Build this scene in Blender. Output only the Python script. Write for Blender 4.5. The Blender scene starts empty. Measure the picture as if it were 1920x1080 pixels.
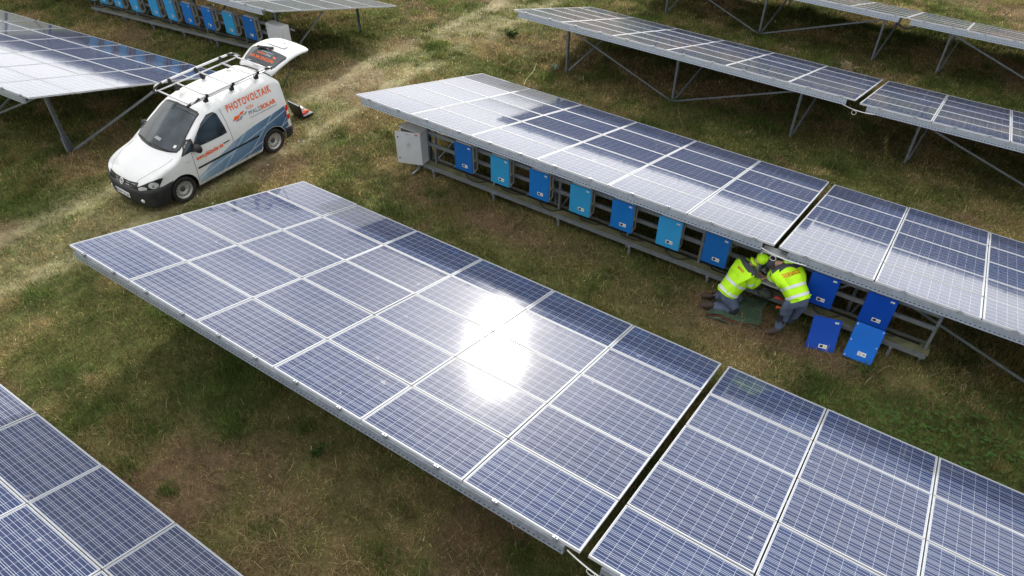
import bpy, bmesh, math, random
import numpy as np
from mathutils import Vector, Matrix, Quaternion
from mathutils.bvhtree import BVHTree

random.seed(7)
S = bpy.context.scene
COL = S.collection

# ------------------------------------------------------------------ camera
CAM = Vector((11.69205, -3.81829, 7.61778))
Mw = ((0.8302, 0.3702, -0.4167), (0.5574, -0.5514, 0.6206), (0.0, -0.7475, -0.6642))
cd = bpy.data.cameras.new('camera')
cam = bpy.data.objects.new('camera', cd)
COL.objects.link(cam)
rot = Matrix([[r[0], -r[1], -r[2]] for r in Mw])
cam.matrix_world = Matrix.Translation(CAM) @ rot.to_4x4()
cd.sensor_width = 36.0
cd.lens = 36.0 * 1349.03 / 1920.0
cd.clip_start = 0.1
cd.clip_end = 3000.0
S.camera = cam
S.render.resolution_x, S.render.resolution_y = 1024, 576

# ------------------------------------------------------------------ light
SUN_EL = math.radians(18.2)
SUN_AZ = math.radians(-24.9)              # from +Y towards -X
sun_dir = Vector((math.sin(SUN_AZ) * math.cos(SUN_EL), math.cos(SUN_AZ) * math.cos(SUN_EL), math.sin(SUN_EL)))
S.view_settings.view_transform = 'Standard'
S.view_settings.look = 'None'
S.view_settings.gamma = 1.0
S.view_settings.exposure = 0.45
sl = bpy.data.lights.new('sun', 'SUN')
sl.energy = 3.5
sl.angle = math.radians(2.0)
sl.color = (1.0, 0.94, 0.84)
so = bpy.data.objects.new('sun', sl)
COL.objects.link(so)
so.rotation_euler = sun_dir.to_track_quat('Z', 'Y').to_euler()

W = bpy.data.worlds.new('World')
S.world = W
W.use_nodes = True
nt = W.node_tree
nt.nodes.clear()


def nd(tree, kind, **kw):
    n = tree.nodes.new(kind)
    for k, v in kw.items():
        setattr(n, k, v)
    return n


def mth(tree, op, a=None, b=None, c=None, clamp=False):
    n = tree.nodes.new('ShaderNodeMath')
    n.operation = op
    n.use_clamp = clamp
    for i, q in enumerate((a, b, c)):
        if q is None:
            continue
        if isinstance(q, (int, float)):
            n.inputs[i].default_value = q
        else:
            tree.links.new(q, n.inputs[i])
    return n.outputs[0]


def ramp(tree, fac, stops, interp='LINEAR'):
    n = tree.nodes.new('ShaderNodeValToRGB')
    n.color_ramp.interpolation = interp
    e = n.color_ramp.elements
    while len(e) < len(stops):
        e.new(0.5)
    for i, (p, c) in enumerate(stops):
        e[i].position = p
        e[i].color = (c, c, c, 1) if isinstance(c, (int, float)) else (*c, 1)
    tree.links.new(fac, n.inputs[0])
    return n.outputs[0]


def mixc(tree, fac, a, b, blend='MIX'):
    n = tree.nodes.new('ShaderNodeMix')
    n.data_type = 'RGBA'
    n.blend_type = blend
    for sock, q in ((0, fac), (6, a), (7, b)):
        if isinstance(q, (int, float)):
            n.inputs[sock].default_value = q
        elif isinstance(q, tuple):
            n.inputs[sock].default_value = (*q, 1) if len(q) == 3 else q
        else:
            tree.links.new(q, n.inputs[sock])
    return n.outputs[2]


def noise(tree, vec, scale, detail=4, rough=0.55, dist=0.0):
    n = tree.nodes.new('ShaderNodeTexNoise')
    n.inputs['Scale'].default_value = scale
    n.inputs['Detail'].default_value = detail
    n.inputs['Roughness'].default_value = rough
    n.inputs['Distortion'].default_value = dist
    if vec is not None:
        tree.links.new(vec, n.inputs['Vector'])
    return n.outputs['Fac']


def build_sky():
    sky = nd(nt, 'ShaderNodeTexSky', sky_type='NISHITA', sun_disc=False)
    sky.sun_elevation = SUN_EL
    sky.sun_rotation = SUN_AZ
    sky.altitude = 200
    sky.air_density = 1.0
    sky.dust_density = 0.5
    tc = nd(nt, 'ShaderNodeTexCoord')
    sep = nd(nt, 'ShaderNodeSeparateXYZ')
    nt.links.new(tc.outputs['Generated'], sep.inputs[0])
    x, y, z = sep.outputs
    el = mth(nt, 'MULTIPLY', mth(nt, 'ARCSINE', z), 57.2958)
    az = mth(nt, 'MULTIPLY', mth(nt, 'ARCTAN2', x, y), 57.2958)
    comb = nd(nt, 'ShaderNodeCombineXYZ')           # cloud streaks run along the horizon
    nt.links.new(mth(nt, 'MULTIPLY', az, 0.045), comb.inputs[0])
    nt.links.new(mth(nt, 'MULTIPLY', el, 0.16), comb.inputs[1])
    n1 = noise(nt, comb.outputs[0], 1.0, 5, 0.6, 0.4)
    wob = mth(nt, 'MULTIPLY', mth(nt, 'SUBTRACT', n1, 0.5), 7.0)
    # the clear gap closes towards the left of the sun
    lift = mth(nt, 'MULTIPLY', mth(nt, 'MAXIMUM', mth(nt, 'SUBTRACT', -37.0, az), 0.0), -0.02)
    e2 = mth(nt, 'ADD', mth(nt, 'ADD', el, wob), lift)
    fac = mth(nt, 'DIVIDE', mth(nt, 'ADD', e2, 10.0), 100.0, clamp=True)
    dens = ramp(nt, fac, [(0.0, 0.42), (0.10, 0.50), (0.13, 0.54), (0.155, 0.44), (0.19, 0.20), (0.21, 0.02), (0.230, 0.02),
                          (0.25, 0.19), (0.30, 0.26), (0.40, 0.21), (0.50, 0.22), (0.65, 0.44)])
    fill = mth(nt, 'MULTIPLY', mth(nt, 'DIVIDE', mth(nt, 'SUBTRACT', -37.5, az), 6.0, clamp=True), mth(nt, 'LESS_THAN', el, 30.0))
    dens = mth(nt, 'MAXIMUM', dens, mth(nt, 'MULTIPLY', fill, ramp(nt, n1, [(0.33, 0.05), (0.47, 0.46)])))
    dens = mth(nt, 'MULTIPLY', dens, mth(nt, 'ADD', mth(nt, 'MULTIPLY', n1, 0.9), 0.55))
    # only the half of the sky in front has the bright bank
    dot = nd(nt, 'ShaderNodeVectorMath', operation='DOT_PRODUCT')
    nt.links.new(tc.outputs['Generated'], dot.inputs[0])
    dot.inputs[1].default_value = sun_dir
    dv = mth(nt, 'MAXIMUM', dot.outputs['Value'], 0.0)
    aure = mth(nt, 'ADD', mth(nt, 'MULTIPLY', mth(nt, 'POWER', dv, 110.0), 30.0), mth(nt, 'MULTIPLY', mth(nt, 'POWER', dv, 50.0), 5.0))
    front = mth(nt, 'ADD', mth(nt, 'MULTIPLY', dv, 0.25), 0.75)
    cl = mth(nt, 'MULTIPLY', mth(nt, 'MULTIPLY', dens, front), 34.0)
    add = nd(nt, 'ShaderNodeCombineColor')
    nt.links.new(mth(nt, 'ADD', cl, aure), add.inputs[0])
    nt.links.new(mth(nt, 'ADD', mth(nt, 'MULTIPLY', cl, 0.985), mth(nt, 'MULTIPLY', aure, 0.93)), add.inputs[1])
    nt.links.new(mth(nt, 'ADD', mth(nt, 'MULTIPLY', cl, 0.955), mth(nt, 'MULTIPLY', aure, 0.84)), add.inputs[2])
    veil = mth(nt, 'SUBTRACT', 1.0, mth(nt, 'MULTIPLY', dens, 2.6), clamp=True)
    veil = mth(nt, 'MULTIPLY', veil, 0.6)      # cloud hides the blue behind it
    clear = mixc(nt, 1.0, sky.outputs[0], veil, 'MULTIPLY')
    tot = mixc(nt, 1.0, clear, add.outputs[0], 'ADD')
    bg = nd(nt, 'ShaderNodeBackground')
    bg.inputs['Strength'].default_value = 0.1
    nt.links.new(tot, bg.inputs['Color'])
    out = nd(nt, 'ShaderNodeOutputWorld')
    nt.links.new(bg.outputs[0], out.inputs[0])


build_sky()

# ------------------------------------------------------------------ materials
MAT = {}


def mat(name, color, rough=0.6, metal=0.0, spec=0.5, var=0.0, vscale=8.0, bump=0.0, bscale=60.0, coat=0.0, dirt=None, dscale=3.0):
    m = bpy.data.materials.new(name)
    m.use_nodes = True
    t = m.node_tree
    b = t.nodes['Principled BSDF']
    b.inputs['Base Color'].default_value = (*color, 1)
    b.inputs['Roughness'].default_value = rough
    b.inputs['Metallic'].default_value = metal
    b.inputs['Specular IOR Level'].default_value = spec
    b.inputs['Coat Weight'].default_value = coat
    b.inputs['Coat Roughness'].default_value = 0.05
    tc = t.nodes.new('ShaderNodeTexCoord')
    if var > 0:
        f = noise(t, tc.outputs['Object'], vscale, 5, 0.6)
        lo = tuple(c * (1 - var) for c in color)
        hi = tuple(min(1, c * (1 + var)) for c in color)
        c = mixc(t, ramp(t, f, [(0.3, 0.0), (0.7, 1.0)]), lo, hi)
        if dirt:
            f2 = noise(t, tc.outputs['Object'], dscale, 6, 0.65)
            c = mixc(t, ramp(t, f2, [(0.5, 0.0), (0.75, 0.6)]), c, dirt)
        t.links.new(c, b.inputs['Base Color'])
        t.links.new(mth(t, 'ADD', mth(t, 'MULTIPLY', f, 0.25), rough - 0.12, clamp=True), b.inputs['Roughness'])
    if bump > 0:
        bn = t.nodes.new('ShaderNodeBump')
        bn.inputs['Strength'].default_value = bump
        bn.inputs['Distance'].default_value = 0.01
        t.links.new(noise(t, tc.outputs['Object'], bscale, 4), bn.inputs['Height'])
        t.links.new(bn.outputs[0], b.inputs['Normal'])
    MAT[name] = m
    return m


mat('aluminium', (0.44, 0.46, 0.49), 0.55, 0.0, 0.5, 0.06, 5)
mat('galvanised', (0.28, 0.315, 0.36), 0.45, 0.6, 0.5, 0.18, 14, dirt=(0.25, 0.25, 0.23))
mat('steel_post', (0.22, 0.25, 0.28), 0.5, 0.55, 0.5, 0.2, 10, dirt=(0.16, 0.14, 0.11))
mat('backsheet', (0.5, 0.5, 0.5), 0.6)
mat('van_white', (0.74, 0.76, 0.78), 0.32, 0.0, 0.5, 0.03, 2.0, coat=0.6, dirt=(0.62, 0.61, 0.57), dscale=1.5)
mat('van_paint', (0.74, 0.76, 0.78), 0.32, 0.0, 0.5, 0.03, 2.0, coat=0.6)
mat('black_plastic', (0.018, 0.019, 0.022), 0.5, 0, 0.4, 0.25, 9, dirt=(0.05, 0.047, 0.04))
mat('grille_black', (0.012, 0.012, 0.014), 0.35)
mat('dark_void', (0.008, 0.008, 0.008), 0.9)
mat('rubber', (0.02, 0.02, 0.021), 0.75, 0, 0.3, 0.3, 12, dirt=(0.07, 0.06, 0.045))
mat('rim_silver', (0.48, 0.49, 0.50), 0.42, 0.5, 0.5, 0.12, 12, dirt=(0.27, 0.24, 0.21))
mat('rim_dark', (0.05, 0.05, 0.05), 0.6)
mat('chrome', (0.75, 0.77, 0.8), 0.15, 0.9)
mat('lamp_glass', (0.62, 0.66, 0.70), 0.15, 0.2, 0.8)
mat('lamp_red', (0.55, 0.01, 0.01), 0.25, 0, 0.6)
mat('lamp_clear', (0.8, 0.78, 0.75), 0.2)
mat('orange', (0.80, 0.13, 0.02), 0.5)
mat('text_grey', (0.08, 0.09, 0.11), 0.5)
mat('logo_grey', (0.28, 0.31, 0.36), 0.5)
mat('plate_white', (0.72, 0.73, 0.74), 0.4)
mat('plate_blue', (0.02, 0.08, 0.4), 0.4)
mat('stripe_light', (0.50, 0.62, 0.75), 0.4)
mat('rack_alu', (0.68, 0.69, 0.71), 0.35, 0.35, 0.5, 0.08, 10)
mat('housing', (0.44, 0.44, 0.43), 0.5, 0.0, 0.5, 0.07, 5, dirt=(0.33, 0.31, 0.27))
mat('cabinet', (0.55, 0.57, 0.60), 0.45, 0, 0.5, 0.04, 4, dirt=(0.45, 0.44, 0.4))
mat('label_white', (0.75, 0.76, 0.76), 0.5)
mat('lcd', (0.02, 0.03, 0.03), 0.2)
mat('label_grey', (0.3, 0.31, 0.33), 0.5)
mat('label_yellow', (0.5, 0.45, 0.05), 0.5)
mat('label_red', (0.6, 0.05, 0.03), 0.5)
mat('vent', (0.10, 0.10, 0.10), 0.6)
mat('plank', (0.15, 0.155, 0.085), 0.85, 0, 0.3, 0.3, 5, bump=0.4, bscale=30, dirt=(0.07, 0.075, 0.05))
mat('cable', (0.012, 0.012, 0.013), 0.5)
mat('hivis', (0.50, 0.95, 0.015), 0.62, 0, 0.3, 0.09, 5, bump=0.5, bscale=9)
mat('reflective', (0.66, 0.70, 0.74), 0.4)
mat('yoke', (0.045, 0.05, 0.065), 0.8)
mat('trouser', (0.100, 0.130, 0.205), 0.85, 0, 0.2, 0.22, 7, bump=0.6, bscale=10)
mat('trouser_dark', (0.018, 0.020, 0.032), 0.85)
mat('boot', (0.055, 0.040, 0.034), 0.8, 0, 0.3, 0.25, 20)
mat('sole', (0.04, 0.035, 0.03), 0.8)
mat('skin', (0.50, 0.30, 0.21), 0.55)
mat('hair', (0.03, 0.02, 0.015), 0.7)
mat('glove', (0.03, 0.03, 0.035), 0.8)
mat('tarp', (0.048, 0.085, 0.055), 0.42, 0, 0.5, 0.22, 4, bump=0.5, bscale=8)
mat('tarp_red', (0.12, 0.03, 0.02), 0.6)
mat('bag', (0.05, 0.06, 0.05), 0.8, 0, 0.3, 0.3, 12, bump=0.5, bscale=20)
mat('case_black', (0.02, 0.02, 0.023), 0.4)
mat('tool_red', (0.6, 0.03, 0.02), 0.4)
mat('circuit', (0.02, 0.09, 0.05), 0.5, 0, 0.5, 0.5, 40)
mat('plant_green', (0.045, 0.09, 0.022), 0.9, 0, 0.1)
mat('plant_pale', (0.30, 0.36, 0.26), 0.6)
mat('cord_green', (0.35, 0.6, 0.05), 0.5)
mat('straw', (0.35, 0.29, 0.18), 0.8)
mat('dull_black', (0.03, 0.03, 0.03), 0.6)


def inverter_blue(name, c):
    m = mat(name, c, 0.5, 0, 0.3, 0.06, 3.0, bump=0.05, bscale=200)
    return m


inverter_blue('blue_dark', (0.008, 0.12, 0.42))
inverter_blue('blue_mid', (0.008, 0.16, 0.52))
inverter_blue('blue_light', (0.03, 0.30, 0.58))
inverter_blue('blue_pale', (0.035, 0.32, 0.66))
inverter_blue('blue_royal', (0.002, 0.062, 0.42))
inverter_blue('blue_bright', (0.004, 0.14, 0.60))


def van_dirt():
    m = MAT['van_white']
    t = m.node_tree
    b = t.nodes['Principled BSDF']
    old = b.inputs['Base Color'].links[0].from_socket
    tc = nd(t, 'ShaderNodeTexCoord')
    sep = nd(t, 'ShaderNodeSeparateXYZ')
    t.links.new(tc.outputs['Object'], sep.inputs[0])
    splash = noise(t, tc.outputs['Object'], 9.0, 7, 0.7)
    low = mth(t, 'SUBTRACT', 1.0, mth(t, 'MULTIPLY', sep.outputs[2], 1.7), clamp=True)
    f = mth(t, 'MULTIPLY', low, ramp(t, splash, [(0.38, 0.0), (0.62, 1.0)]), clamp=True)
    t.links.new(mixc(t, f, old, (0.30, 0.26, 0.20)), b.inputs['Base Color'])


van_dirt()


def glass_dark():
    m = bpy.data.materials.new('window_glass')
    m.use_nodes = True
    t = m.node_tree
    b = t.nodes['Principled BSDF']
    tc = t.nodes.new('ShaderNodeTexCoord')
    f = noise(t, tc.outputs['Object'], 2.2, 3, 0.5)
    c = mixc(t, ramp(t, f, [(0.35, 0.0), (0.65, 1.0)]), (0.008, 0.013, 0.018), (0.040, 0.060, 0.078))  # blue-grey mottling paints soft reflections into the base colour
    t.links.new(c, b.inputs['Base Color'])
    b.inputs['Roughness'].default_value = 0.06
    b.inputs['Specular IOR Level'].default_value = 0.8
    MAT['window_glass'] = m


glass_dark()


def van_graphic():
    # printed picture of blue solar panels on the lower side of the van (van-local coordinates)
    m = bpy.data.materials.new('van_graphic')
    m.use_nodes = True
    t = m.node_tree
    b = t.nodes['Principled BSDF']
    tc = t.nodes.new('ShaderNodeTexCoord')
    sep = nd(t, 'ShaderNodeSeparateXYZ')
    t.links.new(tc.outputs['Object'], sep.inputs[0])
    x, y, z = sep.outputs
    # fade from pale (top front) to deep blue (rear bottom)
    g = mth(t, 'ADD', mth(t, 'MULTIPLY', x, -0.22), mth(t, 'MULTIPLY', z, -0.35))
    g = mth(t, 'ADD', g, mth(t, 'MULTIPLY', noise(t, tc.outputs['Object'], 4.0, 4), 0.25))
    col = ramp(t, g, [(0.0, (0.42, 0.52, 0.62)), (0.25, (0.13, 0.24, 0.38)), (0.55, (0.035, 0.09, 0.20))])
    d1 = mth(t, 'ADD', mth(t, 'MULTIPLY', x, 0.55), mth(t, 'MULTIPLY', z, 1.0))
    l1 = mth(t, 'LESS_THAN', mth(t, 'FRACT', mth(t, 'MULTIPLY', d1, 14.0)), 0.16)
    d2 = mth(t, 'ADD', mth(t, 'MULTIPLY', x, 0.9), mth(t, 'MULTIPLY', z, 1.15))
    l2 = mth(t, 'LESS_THAN', mth(t, 'FRACT', mth(t, 'MULTIPLY', d2, 1.5)), 0.05)
    d3 = mth(t, 'ADD', mth(t, 'MULTIPLY', x, 0.20), z)
    l3 = mth(t, 'LESS_THAN', mth(t, 'FRACT', mth(t, 'MULTIPLY', d3, 3.2)), 0.09)
    col = mixc(t, mth(t, 'MULTIPLY', l1, 0.30), col, (0.35, 0.48, 0.62))
    col = mixc(t, mth(t, 'MULTIPLY', mth(t, 'MAXIMUM', l2, l3), 0.6), col, (0.58, 0.68, 0.77))
    t.links.new(col, b.inputs['Base Color'])
    b.inputs['Roughness'].default_value = 0.35
    MAT['van_graphic'] = m


van_graphic()


def perforated():
    m = mat('perforated_rail', (0.33, 0.38, 0.45), 0.42, 0.55, 0.5, 0.1, 12)
    t = m.node_tree
    b = t.nodes['Principled BSDF']
    old = b.inputs['Base Color'].links[0].from_socket
    tc = nd(t, 'ShaderNodeTexCoord')
    sep = nd(t, 'ShaderNodeSeparateXYZ')
    t.links.new(tc.outputs['UV'], sep.inputs[0])
    fu = mth(t, 'FRACT', mth(t, 'MULTIPLY', sep.outputs[0], 14.0))
    h = mth(t, 'MULTIPLY', mth(t, 'LESS_THAN', fu, 0.55), mth(t, 'LESS_THAN', mth(t, 'ABSOLUTE', mth(t, 'SUBTRACT', sep.outputs[1], 0.5)), 0.11))
    t.links.new(mixc(t, h, old, (0.01, 0.01, 0.01)), b.inputs['Base Color'])
    t.links.new(mth(t, 'MULTIPLY', mth(t, 'SUBTRACT', 1.0, h), 0.55), b.inputs['Metallic'])


perforated()


def cell_glass():
    m = bpy.data.materials.new('solar_cells')
    m.use_nodes = True
    t = m.node_tree
    b = t.nodes['Principled BSDF']
    uv = nd(t, 'ShaderNodeTexCoord')
    sep = nd(t, 'ShaderNodeSeparateXYZ')
    t.links.new(uv.outputs['UV'], sep.inputs[0])
    u, v = sep.outputs[0], sep.outputs[1]
    oi = nd(t, 'ShaderNodeObjectInfo')
    rnd = oi.outputs['Random']
    # per-cell tone
    cx = nd(t, 'ShaderNodeCombineXYZ')
    t.links.new(mth(t, 'FLOOR', u), cx.inputs[0])
    t.links.new(mth(t, 'FLOOR', v), cx.inputs[1])
    t.links.new(mth(t, 'MULTIPLY', rnd, 57.0), cx.inputs[2])
    wn = nd(t, 'ShaderNodeTexWhiteNoise', noise_dimensions='3D')
    t.links.new(cx.outputs[0], wn.inputs['Vector'])
    vor = nd(t, 'ShaderNodeTexVoronoi')
    vor.inputs['Scale'].default_value = 14.0
    t.links.new(uv.outputs['UV'], vor.inputs['Vector'])
    sc = nd(t, 'ShaderNodeSeparateColor')
    t.links.new(vor.outputs['Color'], sc.inputs[0])
    tone = mth(t, 'ADD', mth(t, 'MULTIPLY', wn.outputs['Value'], 0.30), mth(t, 'MULTIPLY', sc.outputs[0], 0.60))
    cellc = mixc(t, tone, (0.006, 0.018, 0.068), (0.013, 0.036, 0.130))
    cellc = mixc(t, mth(t, 'MULTIPLY', rnd, 0.35), cellc, (0.022, 0.024, 0.060))
    # silver fingers busbars (3 per cell) along u, gaps between the cells
    fv3 = mth(t, 'FRACT', mth(t, 'MULTIPLY', v, 3.0))
    bus = mth(t, 'LESS_THAN', mth(t, 'ABSOLUTE', mth(t, 'SUBTRACT', fv3, 0.5)), 0.055)
    fu = mth(t, 'FRACT', u)
    fv = mth(t, 'FRACT', v)
    gu = mth(t, 'LESS_THAN', mth(t, 'MINIMUM', fu, mth(t, 'SUBTRACT', 1.0, fu)), 0.011)
    gv = mth(t, 'LESS_THAN', mth(t, 'MINIMUM', fv, mth(t, 'SUBTRACT', 1.0, fv)), 0.020)
    outm = mth(t, 'MAXIMUM', mth(t, 'GREATER_THAN', mth(t, 'ABSOLUTE', mth(t, 'SUBTRACT', u, 5.0)), 5.0),
               mth(t, 'GREATER_THAN', mth(t, 'ABSOLUTE', mth(t, 'SUBTRACT', v, 3.0)), 3.0))
    gap = mth(t, 'MAXIMUM', mth(t, 'MAXIMUM', gu, gv), outm)
    c = mixc(t, mth(t, 'MULTIPLY', bus, 0.9), cellc, (0.38, 0.42, 0.52))
    c = mixc(t, mth(t, 'MULTIPLY', gap, 0.95), c, (0.40, 0.44, 0.54))
    # thin dust and bird marks on the glass
    vo0 = nd(t, 'ShaderNodeVectorMath', operation='ADD')
    t.links.new(uv.outputs['Object'], vo0.inputs[0])
    t.links.new(mth(t, 'MULTIPLY', rnd, 170.0), vo0.inputs[1])
    dn = noise(t, vo0.outputs[0], 1.7, 6, 0.6)
    vo = nd(t, 'ShaderNodeVectorMath', operation='ADD')
    t.links.new(uv.outputs['Object'], vo.inputs[0])
    t.links.new(mth(t, 'MULTIPLY', rnd, 300.0), vo.inputs[1])
    d2 = noise(t, vo.outputs[0], 5.0, 6, 0.62)
    dust = mth(t, 'ADD', mth(t, 'MULTIPLY', ramp(t, dn, [(0.4, 0.0), (0.75, 1.0)]), 0.05), mth(t, 'MULTIPLY', ramp(t, d2, [(0.67, 0.0), (0.72, 1.0)]), 0.42))
    c = mixc(t, mth(t, 'ADD', dust, 0.012), c, (0.45, 0.45, 0.46))
    t.links.new(c, b.inputs['Base Color'])
    b.inputs['Roughness'].default_value = 0.115
    b.inputs['Specular IOR Level'].default_value = 0.5
    t.links.new(mth(t, 'ADD', 0.042, mth(t, 'MULTIPLY', dn, 0.040)), b.inputs['Roughness'])
    bn = nd(t, 'ShaderNodeBump')
    bn.inputs['Strength'].default_value = 0.03
    bn.inputs['Distance'].default_value = 0.02
    t.links.new(noise(t, uv.outputs['Object'], 2.0, 2), bn.inputs['Height'])
    t.links.new(bn.outputs[0], b.inputs['Normal'])
    MAT['solar_cells'] = m


cell_glass()


# ------------------------------------------------------------------ mesh helpers
class MB:
    def __init__(self):
        self.v, self.f, self.m, self.uv = [], [], [], {}

    def add(self, vs, fs, mi=0):
        o = len(self.v)
        self.v += [tuple(p) for p in vs]
        self.f += [tuple(i + o for i in q) for q in fs]
        self.m += [mi] * len(fs)
        return self

    def box(self, c, s, R=None, mi=0):
        hx, hy, hz = s[0] / 2, s[1] / 2, s[2] / 2
        vs = [Vector((i * hx, j * hy, k * hz)) for i in (-1, 1) for j in (-1, 1) for k in (-1, 1)]
        if R is not None:
            vs = [R @ p for p in vs]
        vs = [p + Vector(c) for p in vs]
        return self.add(vs, [(0, 1, 3, 2), (4, 6, 7, 5), (0, 4, 5, 1), (2, 3, 7, 6), (0, 2, 6, 4), (1, 5, 7, 3)], mi)

    def bar(self, a, b, w, h, mi=0, up=(0, 0, 1)):
        a, b = Vector(a), Vector(b)
        d = b - a
        z = d.normalized()
        x = Vector(up).cross(z)
        if x.length < 1e-3:
            x = Vector((1, 0, 0)).cross(z)
        x.normalize()
        y = z.cross(x)
        R = Matrix((x, y, z)).transposed()
        return self.box((a + b) / 2, (w, h, d.length), R, mi)

    def channel(self, a, b, w, h, th=0.006, up=(0, 0, 1)):
        # open C profile: web and two flanges
        a, b = Vector(a), Vector(b)
        z = (b - a).normalized()
        x = Vector(up).cross(z)
        if x.length < 1e-3:
            x = Vector((1, 0, 0)).cross(z)
        x.normalize()
        y = z.cross(x)
        R = Matrix((x, y, z)).transposed()
        L = (b - a).length
        c = (a + b) / 2
        self.box(c - x * (w / 2 - th / 2), (th, h, L), R)
        self.box(c + y * (h / 2 - th / 2) + x * (th / 2), (w - th, th, L), R)
        self.box(c - y * (h / 2 - th / 2) + x * (th / 2), (w - th, th, L), R)
        return self

    def tube(self, pts, r, seg=8, mi=0, caps=True):
        pts = [Vector(p) for p in pts]
        rr = r if isinstance(r, (list, tuple)) else [r] * len(pts)
        prev = None
        rings = []
        for i, p in enumerate(pts):
            t = (pts[min(i + 1, len(pts) - 1)] - pts[max(i - 1, 0)]).normalized()
            if prev is None:
                x = t.orthogonal().normalized()
            else:
                x = (prev - t * prev.dot(t)).normalized()
            prev = x
            y = t.cross(x)
            rings.append([p + (x * math.cos(2 * math.pi * k / seg) + y * math.sin(2 * math.pi * k / seg)) * rr[i] for k in range(seg)])
        vs = [q for rg in rings for q in rg]
        fs = []
        for i in range(len(pts) - 1):
            for k in range(seg):
                a, b = i * seg + k, i * seg + (k + 1) % seg
                fs.append((a, b, b + seg, a + seg))
        if caps:
            fs.append(tuple(reversed(range(seg))))
            fs.append(tuple(range((len(pts) - 1) * seg, len(pts) * seg)))
        return self.add(vs, fs, mi)

    def lathe(self, prof, seg=32, axis='y', c=(0, 0, 0), mi=0, close=False):
        # prof: (radius, offset along axis)
        vs = []
        for r, h in prof:
            for k in range(seg):
                a = 2 * math.pi * k / seg
                p = (r * math.cos(a), h, r * math.sin(a)) if axis == 'y' else (r * math.cos(a), r * math.sin(a), h)
                vs.append((p[0] + c[0], p[1] + c[1], p[2] + c[2]))
        fs = []
        n = len(prof)
        for i in range(n - 1 + (1 if close else 0)):
            for k in range(seg):
                a, b = i * seg + k, i * seg + (k + 1) % seg
                c2, d = ((i + 1) % n) * seg + (k + 1) % seg, ((i + 1) % n) * seg + k
                fs.append((a, b, c2, d))
        return self.add(vs, fs, mi)

    def mesh(self, name, mats, smooth=False):
        me = bpy.data.meshes.new(name)
        me.from_pydata(self.v, [], self.f)
        for mm in (mats if isinstance(mats, (list, tuple)) else [mats]):
            me.materials.append(MAT[mm] if isinstance(mm, str) else mm)
        me.polygons.foreach_set('material_index', self.m)
        if smooth:
            me.polygons.foreach_set('use_smooth', [True] * len(me.polygons))
        me.update()
        return me

    def build(self, name, mats, parent=None, smooth=False, bevel=0.0, local=False):
        me = self.mesh(name, mats, smooth)
        if bevel > 0:
            bm = bmesh.new()
            bm.from_mesh(me)
            bmesh.ops.bevel(bm, geom=bm.edges[:], offset=bevel, segments=2, affect='EDGES')
            bm.to_mesh(me)
            bm.free()
        return link(name, me, parent)


def smooth_path(p, n=6):
    out = []
    P = [p[0]] + list(p) + [p[-1]]
    for i in range(1, len(P) - 2):
        for k in range(n):
            t = k / n
            a, b, c, d = P[i - 1], P[i], P[i + 1], P[i + 2]
            out.append(0.5 * ((2 * b) + (-a + c) * t + (2 * a - 5 * b + 4 * c - d) * t * t + (-a + 3 * b - 3 * c + d) * t ** 3))
    out.append(P[-2])
    return out


def fix_normals(me):
    bm = bmesh.new()
    bm.from_mesh(me)
    bmesh.ops.recalc_face_normals(bm, faces=bm.faces)
    bm.to_mesh(me)
    bm.free()


def link(name, me, parent=None, M=None):
    o = bpy.data.objects.new(name, me)
    COL.objects.link(o)
    if parent is not None:
        o.parent = parent
    if M is not None:
        o.matrix_basis = M
    return o


def tag(o, label=None, cat=None, group=None, kind=None):
    if label:
        o['label'] = label
    if cat:
        o['category'] = cat
    if group:
        o['group'] = group
    if kind:
        o['kind'] = kind
    return o


def thing(name, label, cat, loc=(0, 0, 0), rz=0.0, group=None):
    o = bpy.data.objects.new(name, None)
    COL.objects.link(o)
    o.location = loc
    o.rotation_euler = (0, 0, rz)
    o.empty_display_size = 0.2
    return tag(o, label, cat, group)


def cp(o, parent=None, M=None):
    c = o.copy()
    COL.objects.link(c)
    c.parent = parent
    if M is not None:
        c.matrix_basis = M
    return c


# ------------------------------------------------------------------ noise in numpy (ground colour and grass share it)
def vnoise(x, y, seed=0):
    xi, yi = np.floor(x).astype(np.int64), np.floor(y).astype(np.int64)
    xf, yf = x - xi, y - yi
    u, v = xf * xf * (3 - 2 * xf), yf * yf * (3 - 2 * yf)

    def h(a, b):
        n = (a * 374761393 + b * 668265263 + seed * 144269504) & 0xffffffff
        n = ((n ^ (n >> 13)) * 1274126177) & 0xffffffff
        return ((n ^ (n >> 16)) & 0xffff) / 65535.0
    return (h(xi, yi) * (1 - u) + h(xi + 1, yi) * u) * (1 - v) + (h(xi, yi + 1) * (1 - u) + h(xi + 1, yi + 1) * u) * v


def sst(a, b, x):
    t = np.clip((x - a) / (b - a), 0, 1)
    return t * t * (3 - 2 * t)


def fbm(x, y, s, seed=0, oct=4):
    a, t, r = 1.0, 0.0, 0.0
    for k in range(oct):
        r = r + a * vnoise(x / s * 2 ** k + 17.3 * k, y / s * 2 ** k - 9.1 * k, seed + k)
        t += a
        a *= 0.55
    return r / t




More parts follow.
